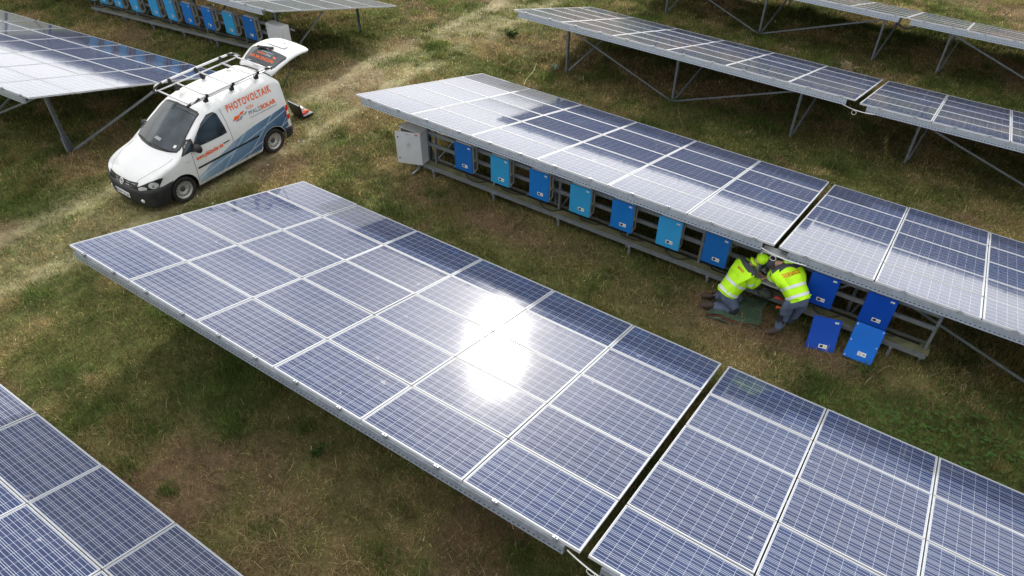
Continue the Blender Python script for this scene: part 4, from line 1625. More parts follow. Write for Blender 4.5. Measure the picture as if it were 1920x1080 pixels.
    # blue printed panels along the lower side
    for s, fn in ((1, LEFT), (-1, RIGHT)):
        arcR = [(AXR + (RAD + .012) * math.cos(a), 0.315 + (RAD + .012) * math.sin(a)) for a in np.linspace(-0.05, math.pi * 0.93, 16)]
        top = [(-0.42, 0.44), (-0.75, 0.585), (-1.1, 0.70), (-1.5, 0.835), (-1.9, 0.93), (-2.3, 0.985), (-2.8, 1.03), (-3.20, 1.07)]
        out = [(-0.42, 0.30)] + [(-2.285, 0.30)] + [p for p in arcR if p[1] > 0.30] + [(-3.10, 0.52), (-3.20, 0.53)] + list(reversed(top))
        surf('side_graphic', [(poly_patch(out, 0.07), fn)], 'van_graphic', 0.003)
        # lettering, reads from the front towards the rear on the left side

        def T(string, size, x, z, mate, name='lettering', xsc=1.0, bold=0.0, rot=0.0, s=s, fn=fn, wid=None, shear=0.0, space=1.0):
            v, f = text_patch(string, size, 0.08, bold, xsc, shear, space=space)
            wd = max(a for a, b in v)
            k = wid / wd if wid else 1.0
            c, sn = math.cos(rot), math.sin(rot)
            if s > 0:
                pt = [(x - (a * k * c - b * sn), z + (a * k * sn + b * c)) for a, b in v]
            else:
                pt = [(x - wid + (a * k * c - b * sn), z + (a * k * sn + b * c)) for a, b in v]
            surf(name, [((pt, f), fn)], mate, 0.0065)
        T('PHOTOVOLTAIK', 0.225, -1.66, 1.535, 'orange', bold=0.007, wid=1.33, space=1.22)
        T('VON', 0.125, -2.15, 1.385, 'orange', wid=0.21)
        T('PFALZ', 0.135, -2.17, 1.25, 'text_grey', wid=0.36)
        T('SOLAR', 0.135, -2.54, 1.25, 'orange', wid=0.47, bold=0.006)
        T('Ein Unternehmen der PFALZWERKE AKTIENGESELLSCHAFT', 0.045, -2.17, 1.175, 'text_grey', wid=0.84)
        T('www.pfalzsolar.de', 0.135, -0.50, 0.85, 'orange', wid=0.75, rot=0.03, bold=0.005)
        if s > 0:
            T('TDI', 0.05, -0.22, 0.90, 'logo_grey', name='model_badge', wid=0.11)
        # two slanted tiles emblem
        sg = 1 if s > 0 else -1
        bx = -1.70 if s > 0 else -2.12

        def quad(p):
            return poly_patch([(bx - sg * a, 1.235 + b) for a, b in p], 0.08)
        surf('company_mark', [(quad([(0.0, 0.055), (0.17, 0.055), (0.255, 0.135), (0.085, 0.135)]), fn), (quad([(0.22, 0.115), (0.33, 0.115), (0.39, 0.175), (0.28, 0.175)]), fn)], 'orange', 0.0075)
        surf('company_mark', [(quad([(0.07, 0.01), (0.24, 0.01), (0.325, 0.09), (0.23, 0.09), (0.19, 0.05), (0.11, 0.05)]), fn), (quad([(0.32, 0.075), (0.40, 0.075), (0.46, 0.135), (0.40, 0.135), (0.36, 0.10), (0.345, 0.10)]), fn)], 'logo_grey', 0.006)

    # tailgate: hinged at the roof, raised
    tg = bpy.data.objects.new('tailgate', None)
    # build as mesh in its own frame: s runs from the hinge outwards, y across, h = height above the sheet
    def tgz(q):      # outer skin height along s (window part then bend to plate part)
        return 0.10 * math.sin(math.pi * min(1, q / 1.30)) + (0.0 if q < 0.55 else -0.06 * ((q - 0.55) / 0.7) ** 1.6)

    def tgw(q):
        return interp(q, [(0, 0.60), (0.1, 0.635), (0.45, 0.70), (0.65, 0.715), (1.1, 0.69), (1.22, 0.66), (1.28, 0.60)])
    NS, NY = 26, 16
    m = MB()
    vt, vb = [], []
    for i in range(NS + 1):
        q = 1.28 * i / NS
        for j in range(NY + 1):
            y = (2 * j / NY - 1)
            w = tgw(q)
            h = tgz(q) - 0.055 * abs(y) ** 4
            vt.append((-q, y * w, h))
            vb.append((-q, y * (w - 0.02), h - 0.05))
    m.v = vt + vb
    nn = len(vt)
    for i in range(NS):
        for j in range(NY):
            a = i * (NY + 1) + j
            m.f.append((a, a + 1, a + NY + 2, a + NY + 1))
            m.f.append((a + nn, a + nn + NY + 1, a + nn + NY + 2, a + nn + 1))
    for i in range(NS):
        for j in (0, NY):
            a = i * (NY + 1) + j
            m.f.append((a, a + NY + 1, a + NY + 1 + nn, a + nn))
    for j in range(NY):
        for i in (0, NS):
            a = i * (NY + 1) + j
            m.f.append((a, a + 1, a + 1 + nn, a + nn))
    m.m = [0] * len(m.f)
    me = m.mesh('tailgate', 'van_paint', True)
    fix_normals(me)
    bpy.data.objects.remove(tg)
    tg = link('tailgate', me, van)
    tg.location = (-3.22, 0, 1.86)
    tg.rotation_euler = (0, math.radians(TG_ROT), 0)
    tb = BVHTree.FromPolygons([Vector(v) for v in m.v], m.f)
    TG = lambda a, b: (Vector((-a, b, 2)), Vector((0, 0, -1)))

    def ts(name, patch, mate, off, par=tg):
        v, f = project(tb, patch, TG, off)
        q = MB(); q.add(v, f)
        return q.build(name, mate, par, True)
    ts('window_seal', poly_patch([(0.10, -.50), (0.10, .50), (0.20, .56), (0.53, .635), (0.60, .60), (0.62, .3), (0.625, 0), (0.62, -.3), (0.60, -.60), (0.53, -.635), (0.20, -.56)], 0.06), 'grille_black', 0.003)
    tw = ts('rear_window', poly_patch([(0.12, -.48), (0.12, .48), (0.21, .54), (0.52, .61), (0.58, .57), (0.60, .3), (0.605, 0), (0.60, -.3), (0.58, -.57), (0.52, -.61), (0.21, -.54)], 0.06), 'window_glass', 0.006)

    def TT(string, size, a0, y0, mate, wid, par, bold=0.0):
        v, f = text_patch(string, size, 0.08, bold)
        wd = max(p[0] for p in v)
        k = wid / wd
        # seen from behind when closed, text runs from -y... left to right is towards -y of the van
        pt = [(a0 - b, y0 - a * k) for a, b in v]
        ts('lettering', (pt, f), mate, 0.0085, par)
    TT('PHOTOVOLTAIK VON', 0.12, 0.34, 0.42, 'orange', 0.86, tw, 0.004)
    TT('PFALZ', 0.075, 0.46, 0.20, 'label_white', 0.20, tw)
    TT('SOLAR', 0.075, 0.46, -0.02, 'orange', 0.28, tw, 0.003)
    TT('www.pfalzsolar.de', 0.04, 0.52, 0.20, 'label_white', 0.40, tw)
    ts('company_mark', poly_patch([(0.45, .27), (0.45, .37), (0.39, .42), (0.39, .32)], 0.1), 'orange', 0.0085, tw)
    ts('plate_recess', poly_patch([(0.80, -.33), (0.80, .33), (0.95, .31), (0.95, -.31)], 0.08), 'logo_grey', 0.004)
    pp = ts('number_plate', poly_patch([(0.825, -.26), (0.825, .26), (0.93, .26), (0.93, -.26)], 0.2), 'plate_white', 0.012)
    TT('DÜW CO 20', 0.095, 0.912, 0.23, 'text_grey', 0.44, pp, 0.002)
    ts('badge', poly_patch([(0.705 + 0.035 * math.cos(a), 0.035 * math.sin(a)) for a in [2 * math.pi * k / 14 for k in range(14)]], 0.1), 'chrome', 0.010)
    ts('lock', poly_patch([(1.05, -.07), (1.05, .07), (1.075, .07), (1.075, -.07)], 0.1), 'dull_black', 0.006)
    q = MB()
    q.bar((-0.66, -0.02, 0.135), (-0.56, -0.42, 0.14), 0.05, 0.03)
    q.bar((-0.69, 0.05, 0.125), (-0.64, -0.05, 0.135), 0.07, 0.04)
    q.build('wiper', 'black_plastic', tg)
    q = MB(); q.box((-0.05, 0.0, 0.055), (0.035, 0.20, 0.02)); q.build('brake_light', 'lamp_red', tg)
    q = MB()
    for s in (-1, 1):
        q.tube([(-3.30, s * 0.70, 1.28), (-3.25 - 0.62, s * 0.66, 1.86)], 0.010, 6)
    q.build('gas_strut', 'dull_black', van)

    # roof rack
    rk = thing_child('roof_rack', van, (0, 0, 0))
    zr = 1.985
    def railpts(s, o, z, xf, xr, drop):
        pts = [(xf + 0.0, s * (o - 0.10), z - drop), (xf - 0.06, s * (o - 0.02), z - drop * .4), (xf - 0.20, s * o, z), (xf - 0.9, s * o, z + 0.01), (xr + 0.9, s * o, z + 0.01), (xr + 0.20, s * o, z), (xr + 0.06, s * (o - .02), z - drop * .4), (xr, s * (o - 0.10), z - drop)]
        return smooth_path([Vector(p) for p in pts], 5)
    for s in (-1, 1):
        m = MB(); m.tube([(-0.93, s * 0.60, zr - 0.01), (-3.18, s * 0.60, zr - 0.01)], 0.019, 8)
        m.build('side_rail', 'rack_alu', rk, True)
        m = MB(); m.tube(railpts(s, 0.70, zr + 0.085, -0.87, -3.24, 0.10), 0.029, 10)
        m.build('guard_rail', 'rack_alu', rk, True)
        for xe, d in ((-0.87, 1), (-3.26, -1)):
            m = MB(); m.tube(smooth_path([Vector((xe + 0.01 * d, s * 0.585, zr - 0.03)), Vector((xe - 0.02 * d, s * 0.65, zr + 0.02)), Vector((xe - 0.13 * d, s * 0.695, zr + 0.07)), Vector((xe - 0.26 * d, s * 0.70, zr + 0.087))], 4), 0.033, 8)
            m.build('end_cap', 'black_plastic', rk, True)
        for xb in (-1.32, -2.05, -2.78):
            m = MB()
            m.box((xb, s * 0.655, zr + 0.045), (0.07, 0.045, 0.12))
            m.box((xb, s * 0.70, zr + 0.085), (0.075, 0.07, 0.07))
            m.build('bracket', 'black_plastic', rk, bevel=0.006)
            m = MB()
            m.box((xb - 0.05, s * 0.53, zr - 0.075), (0.10, 0.09, 0.13))
            m.build('foot', 'black_plastic', rk, bevel=0.01)
    for xb in (-0.93, -1.42, -2.10, -2.74, -3.18):
        m = MB(); m.tube([(xb, -0.61, zr), (xb, 0.61, zr)], 0.021, 8)
        m.build('crossbar', 'rack_alu', rk, True)
    # aerial on the roof front
    m = MB(); m.tube([(-0.72, -0.60, 1.47), (-0.50, -0.86, 1.30)], 0.008, 6)
    return van


TG_ROT = 12.5


def thing_child(name, parent, loc):
    o = bpy.data.objects.new(name, None)
    COL.objects.link(o)
    o.parent = parent
    o.location = loc
    o.empty_display_size = 0.1
    return o

# ------------------------------------------------------------------ people
def skin_mesh(verts, edges, radii, subdiv=2):
    me = bpy.data.meshes.new('skin_tmp')
    me.from_pydata([tuple(v) for v in verts], edges, [])
    o = bpy.data.objects.new('skin_tmp', me)
    COL.objects.link(o)
    o.modifiers.new('s', 'SKIN')
    sd = o.modifiers.new('d', 'SUBSURF')
    sd.levels = subdiv
    sd.render_levels = subdiv
    for i, r in enumerate(radii):
        rr = r if isinstance(r, (tuple, list)) else (r, r)
        me.skin_vertices[0].data[i].radius = rr
        me.skin_vertices[0].data[i].use_root = (i == 0)
    dg = bpy.context.evaluated_depsgraph_get()
    m2 = bpy.data.meshes.new_from_object(o.evaluated_get(dg))
    vs = [tuple(v.co) for v in m2.vertices]
    fs = [tuple(p.vertices) for p in m2.polygons]
    bpy.data.objects.remove(o)
    bpy.data.meshes.remove(me)
    bpy.data.meshes.remove(m2)
    return vs, fs


def skin_obj(name, chains, mate, parent, root=(0, 0, 0), subdiv=2, wrinkle=0.0, seed=0):
    """chains: list of (verts, edges, radii)"""
    m = MB()
    for v, e, r in chains:
        a, b = skin_mesh(v, e, r, subdiv)
        m.add(a, b)
    if wrinkle:
        from mathutils import noise as mn
        m.v = [tuple(Vector(p) + mn.noise_vector(Vector(p) * 9 + Vector((seed, 0, 0))) * wrinkle + mn.noise_vector(Vector(p) * 22) * wrinkle * 0.5) for p in m.v]
    return m.build(name, mate, parent, True)


def hand_chains(wrist, elbow, curl, side, R=0.0):
    """palm with five fingers; returns chains in the same frame"""
    f = (wrist - elbow).normalized()
    s = f.cross(Vector((0, 0, 1))).normalized() * side
    d = s.cross(f).normalized()
    if d.z > 0:
        d = -d
    palm = wrist + f * 0.07
    ch = []
    lens = (0.072, 0.080, 0.075, 0.060)
    for k in range(4):
        b = palm + f * 0.015 + s * (0.030 - 0.020 * k)
        c1 = math.radians(curl * (0.8 + 0.12 * k))
        p1 = b + (f * math.cos(c1 * .5) + d * math.sin(c1 * .5)) * lens[k] * 0.5
        p2 = p1 + (f * math.cos(c1) + d * math.sin(c1)) * lens[k] * 0.32
        p3 = p2 + (f * math.cos(c1 * 1.5) + d * math.sin(c1 * 1.5)) * lens[k] * 0.25
        ch.append(([wrist + f * 0.035, b, p1, p2, p3], [(0, 1), (1, 2), (2, 3), (3, 4)], [0.016, 0.0105, 0.0095, 0.009, 0.007]))
    t0 = wrist + f * 0.02 + s * 0.02
    t1 = t0 + (f * 0.6 + s * 0.8) * 0.035
    t2 = t1 + (f * 0.85 + s * 0.3 + d * 0.5) * 0.032
    t3 = t2 + (f * 0.9 + d * 0.5) * 0.022
    ch.append(([wrist, t0, t1, t2, t3], [(0, 1), (1, 2), (2, 3), (3, 4)], [0.02, 0.016, 0.012, 0.0105, 0.008]))
    return ch


def person(name_label, J, seed, lettering=None, hoodup=True):
    """J: joint dictionary in world space"""
    J = {k: Vector(v) for k, v in J.items()}
    base = Vector(((J['ankL'] + J['ankR']) / 2).to_tuple())
    base.z = gz(base.x, base.y)
    j = {k: v - base for k, v in J.items()}
    # --- body: one continuous figure
    V = [j['pelvis'], j['spine'], j['chest'], j['neck'], j['head0'], j['head1'],
         j['shL'], j['elL'], j['wrL'], j['shR'], j['elR'], j['wrR'],
         j['hipL'], j['knL'], j['ankL'], j['toeL'], j['hipR'], j['knR'], j['ankR'], j['toeR'],
         j['wrL'] + (j['wrL'] - j['elL']).normalized() * 0.075, j['wrR'] + (j['wrR'] - j['elR']).normalized() * 0.075]
    E = [(0, 1), (1, 2), (2, 3), (3, 4), (4, 5), (2, 6), (6, 7), (7, 8), (2, 9), (9, 10), (10, 11),
         (0, 12), (12, 13), (13, 14), (14, 15), (0, 16), (16, 17), (17, 18), (18, 19), (8, 20), (11, 21)]
    Rr = [0.11, 0.10, 0.10, 0.055, 0.075, 0.085, 0.06, 0.042, 0.026, 0.06, 0.042, 0.026,
          0.06, 0.04, 0.03, 0.015, 0.06, 0.04, 0.03, 0.015, (0.036, 0.018), (0.036, 0.018)]
    b = MB()
    vv, ff = skin_mesh(V, E, Rr, 2)
    b.add(vv, ff)
    for w, e, s in ((j['wrL'], j['elL'], 1), (j['wrR'], j['elR'], -1)):
        for c in hand_chains(w, e, 55, s):
            vv, ff = skin_mesh(*c, 1)
            b.add(vv, ff)
    # face: nose, brow and chin, ears
    hf, hu = (J['face'] - J['head1']).normalized(), (J['head1'] - J['neck']).normalized()
    hs = hf.cross(hu).normalized()
    hf = hu.cross(hs) * -1
    if hf.dot(J['face'] - J['head1']) < 0:
        hf = -hf
    hc = (j['head0'] + j['head1']) / 2
    vv, ff = skin_mesh([hc + hf * 0.06 + hu * 0.015, hc + hf * 0.105 - hu * 0.015, hc + hf * 0.085 - hu * 0.03], [(0, 1), (1, 2)], [0.012, 0.014, 0.010], 1)
    b.add(vv, ff)
    vv, ff = skin_mesh([hc + hf * 0.05 - hu * 0.085, hc + hf * 0.085 - hu * 0.08], [(0, 1)], [0.03, 0.022], 1)
    b.add(vv, ff)
    for s in (-1, 1):
        vv, ff = skin_mesh([hc + hs * s * 0.08 - hf * 0.01 + hu * .01, hc + hs * s * 0.10 - hf * 0.02 + hu * .02, hc + hs * s * 0.095 - hf * 0.015 - hu * 0.03], [(0, 1), (1, 2)], [0.012, 0.014, 0.009], 1)
        b.add(vv, ff)
    body = b.build('person', 'skin', None, True)
    body.location = base
    tag(body, name_label, 'person', 'two technicians in neon yellow jackets working on the open inverter')
    for s in (-1, 1):
        q = MB(); q.tube([hc + hf * 0.078 + hs * s * 0.032 + hu * .022, hc + hf * 0.092 + hs * s * 0.032 + hu * .022], 0.009, 8)
        q.build('eye', 'label_white', body, True)
    q = MB(); q.tube([hc + hf * 0.090 + hs * -0.024 - hu * .052, hc + hf * 0.098 - hu * .054, hc + hf * 0.090 + hs * 0.024 - hu * .052], 0.005, 6)
    q.build('mouth', 'label_red', body, True)
    # --- cap / hood
    skin_obj('hood' if hoodup else 'cap', [([hc - hf * 0.045 - hu * 0.07, hc - hf * 0.035 + hu * 0.03, hc + hf * 0.0 + hu * 0.085, hc + hf * 0.055 + hu * 0.075], [(0, 1), (1, 2), (2, 3)], [0.09, 0.130, 0.115, 0.06]),
                      ([j['neck'] - hf * 0.02, j['neck'] + hu * 0.06 - hf * 0.035], [(0, 1)], [0.13, 0.12])][:2 if hoodup else 1], 'hivis' if hoodup else 'yoke', body, wrinkle=0.012, seed=seed)
    if not hoodup:
        hp = Vector(J['hood']) - base
        skin_obj('hood', [([j['neck'], hp.lerp(j['neck'], 0.4), hp], [(0, 1), (1, 2)], [0.10, 0.115, 0.09])], 'hivis', body, wrinkle=0.02, seed=seed)
    # --- jacket
    pel = j['pelvis']
    hem = pel + (j['spine'] - pel) * 0.25
    jv = [j['spine'], hem, hem + (pel - j['spine']) * 0.22, j['chest'], j['neck'] * 0.75 + j['chest'] * 0.25,
          j['shL'], j['elL'], j['wrL'], j['shR'], j['elR'], j['wrR']]
    je = [(0, 1), (1, 2), (0, 3), (3, 4), (3, 5), (5, 6), (6, 7), (3, 8), (8, 9), (9, 10)]
    wide = 1.0
    jr = [0.215, 0.215, 0.175, 0.215, 0.13, 0.125, 0.098, 0.070, 0.125, 0.098, 0.070]
    jr = [r if isinstance(r, tuple) else (r, r) for r in jr]
    jv2, jf2 = skin_mesh(jv, je, jr, 2)
    from mathutils import noise as mn
    jv2 = [Vector(p) + mn.noise_vector(Vector(p) * 7 + Vector((seed, 0, 0))) * 0.016 + mn.noise_vector(Vector(p) * 19) * 0.007 for p in jv2]
    ax0 = (j['chest'] - pel)
    L0 = ax0.length
    ax0 = ax0 / L0
    for i, q in enumerate(jv2):
        t = (q - pel).dot(ax0)
        if t < L0 * 0.62:
            rad = q - (pel + ax0 * t)
            lim = 0.215 + 0.02 * math.sin(i * 0.7)
            if rad.length > lim:
                rad = rad.normalized() * lim
            t = max(t, -0.045)
            jv2[i] = pel + ax0 * t + rad
    m = MB(); m.add(jv2, jf2)
    jacket = m.build('jacket', 'hivis', body, True)
    jb = BVHTree.FromPolygons(jv2, jf2)

    def hoop(a, b, t, width, r, name, mate, start=None):
        """band wrapped round the segment a-b at parameter t, found on the jacket surface"""
        ax = (b - a).normalized()
        c0 = a.lerp(b, t)
        x = ax.orthogonal().normalized()
        y = ax.cross(x)
        vs = []
        K = 40
        ok = []
        for e in (-0.5, -0.17, 0.17, 0.5):
            c = c0 + ax * width * e
            for k in range(K):
                q = 2 * math.pi * k / K
                d = x * math.cos(q) + y * math.sin(q)
                h = jb.ray_cast(c + d * r, -d)
                ok.append(h[0] is not None and (h[0] - c).length < r)
                vs.append(h[0] + d * 0.005 if ok[-1] else c + d * r * .5)
        fs = []
        for i in range(3):
            for k in range(K):
                f = (i * K + k, i * K + (k + 1) % K, (i + 1) * K + (k + 1) % K, (i + 1) * K + k)
                if all(ok[z] for z in f):
                    fs.append(f)
        q = MB(); q.add(vs, fs)
        q.build(name, mate, jacket, True)
    hoop(pel, j['chest'], 0.12, 0.055, 0.34, 'reflective_stripe', 'reflective')
    hoop(pel, j['chest'], 0.50, 0.055, 0.34, 'reflective_stripe', 'reflective')
    for a, b_ in (('shL', 'elL'), ('shR', 'elR')):
        hoop(j[a], j[b_], 0.55, 0.05, 0.17, 'reflective_stripe', 'reflective')
    # dark yoke over the shoulders: faces of the jacket near the shoulder line, lifted a little
    q = MB()
    sh = (j['shL'] + j['shR']) / 2
    ax = (j['neck'] - j['chest']).normalized()
    vids = {}
    for f in jf2:
        c = sum((jv2[i] for i in f), Vector()) / len(f)
        t = (c - j['chest']).dot(ax)
        nearsh = min((c - j['shL']).length, (c - j['shR']).length)
        if (t > 0.085 and (c - j['neck']).length > 0.05) and (c - sh).length < 0.30:
            o = (c - (j['chest'] + ax * t)).normalized() * 0.007
            q.add([jv2[i] + (jv2[i] - (j['chest'] + ax * t * .8)).normalized() * 0.007 for i in f], [tuple(range(len(f)))])
    if q.v:
        q.build('shoulder_yoke', 'yoke', jacket, True)
    # lettering across the back
    back = Vector(J['back']) - base
    out = (back - j['chest']).normalized()
    if lettering:
        v, f = text_patch(lettering[0], lettering[1], 0.03, 0.002)
        wd = max(a for a, b_ in v)
        upd = (j['chest'] - pel).normalized()
        upd = (upd - out * upd.dot(out)).normalized()
        rt = upd.cross(out).normalized()
        cen = j['chest'] + (pel - j['chest']) * 0.10
        res, ok = [], []
        for a, b_ in v:
            o = cen + out * 0.5 + rt * (a - wd / 2) + upd * (b_ + lettering[3])
            h = jb.ray_cast(o, -out)
            ok.append(h[0] is not None)
            res.append(h[0] + out * 0.006 if h[0] is not None else o)
        q = MB(); q.add(res, [g for g in f if all(ok[i] for i in g)])
        q.build('lettering', lettering[2], jacket)
    # --- trousers
    tv = [pel + (j['spine'] - pel) * 0.25, pel + (pel - j['spine']) * 0.25, j['hipL'], j['knL'], j['ankL'], j['hipR'], j['knR'], j['ankR']]
    te = [(0, 1), (1, 2), (2, 3), (3, 4), (1, 5), (5, 6), (6, 7)]
    tr = [0.13, 0.155, 0.135, 0.108, 0.092, 0.135, 0.108, 0.092]
    tro = skin_obj('trousers', [(tv, te, tr)], 'trouser', body, wrinkle=0.016, seed=seed + 5)
    tvs = [v.co.copy() for v in tro.data.vertices]
    tb = BVHTree.FromPolygons(tvs, [tuple(p.vertices) for p in tro.data.polygons])
    # knee pads and dark side panels
    for kn, hp, an in (('knL', 'hipL', 'ankL'), ('knR', 'hipR', 'ankR')):
        q = MB()
        for f in tro.data.polygons:
            c = f.center
            d = c - j[kn]
            fwd = (j['pelvis'] - j[hp])
            side = (j[hp] - j['pelvis']).normalized()
            if d.length < 0.16 and d.dot(side) > 0.035:
                q.add([tvs[i] + f.normal * 0.005 for i in f.vertices], [tuple(range(len(f.vertices)))])
        if q.v:
            q.build('knee_patch', 'trouser_dark', tro, True)
    # --- boots
    for a, t, kn in (('ankL', 'toeL', 'knL'), ('ankR', 'toeR', 'knR')):
        d = (j[t] - j[a])
        up = (j[kn] - j[a]).normalized()
        heel = j[a] - d.normalized() * 0.05 - up * 0.045
        bo = skin_obj('boot', [([j[a] + up * 0.06, j[a] - up * 0.01, j[a].lerp(j[t], 0.5) - up * 0.02, j[t] - up * 0.035, heel], [(0, 1), (1, 2), (2, 3), (1, 4)], [0.072, 0.072, (0.066, 0.055), (0.058, 0.042), 0.052])], 'boot', body, wrinkle=0.004)
    return body


def build_people():
    # kneeling man, seen from behind
    A = dict(pelvis=(9.40, 6.97, -1.60), spine=(9.46, 7.06, -1.42), chest=(9.56, 7.22, -1.16), neck=(9.65, 7.33, -0.99), head0=(9.72, 7.37, -0.93), head1=(9.80, 7.40, -0.88), face=(9.90, 7.52, -1.0),
             shL=(9.40, 7.42, -1.10), elL=(9.52, 7.60, -1.30), wrL=(9.76, 7.50, -1.28),
             shR=(9.72, 7.10, -1.12), elR=(9.75, 7.16, -1.40), wrR=(9.88, 7.34, -1.30),
             hipL=(9.36, 7.12, -1.63), knL=(9.62, 7.36, -1.95), ankL=(9.12, 7.16, -1.95), toeL=(8.93, 7.10, -2.01),
             hipR=(9.45, 6.88, -1.63), knR=(9.66, 7.02, -1.96), ankR=(9.20, 6.90, -1.96), toeR=(9.02, 6.84, -2.02), back=(9.42, 7.0, -0.9), hood=(0, 0, 0))
    person('kneeling technician in a neon yellow hooded jacket on the green tarpaulin, left of the two', A, 1, ('SERVICE', 0.055, 'label_red', 0.02))
    B = dict(pelvis=(10.65, 7.03, -1.17), spine=(10.55, 7.10, -1.02), chest=(10.34, 7.25, -0.88), neck=(10.17, 7.40, -0.82), head0=(10.04, 7.42, -0.88), head1=(9.95, 7.43, -0.93), face=(9.93, 7.50, -1.07),
             shL=(10.13, 7.14, -0.93), elL=(10.08, 7.22, -1.12), wrL=(9.99, 7.40, -1.06),
             shR=(10.38, 7.50, -0.86), elR=(10.32, 7.56, -1.10), wrR=(10.12, 7.46, -1.20),
             hipL=(10.53, 6.95, -1.24), knL=(10.50, 7.04, -1.66), ankL=(10.48, 6.98, -2.00), toeL=(10.30, 6.88, -2.05),
             hipR=(10.73, 7.12, -1.24), knR=(10.66, 7.22, -1.66), ankR=(10.58, 7.32, -2.00), toeR=(10.45, 7.28, -2.05), back=(10.50, 7.02, -0.60), hood=(10.29, 7.50, -0.70))
    person('standing technician bent forward in a neon yellow jacket, right of the kneeling man', B, 9, ('SERVICE', 0.10, 'orange', 0.02), hoodup=False)


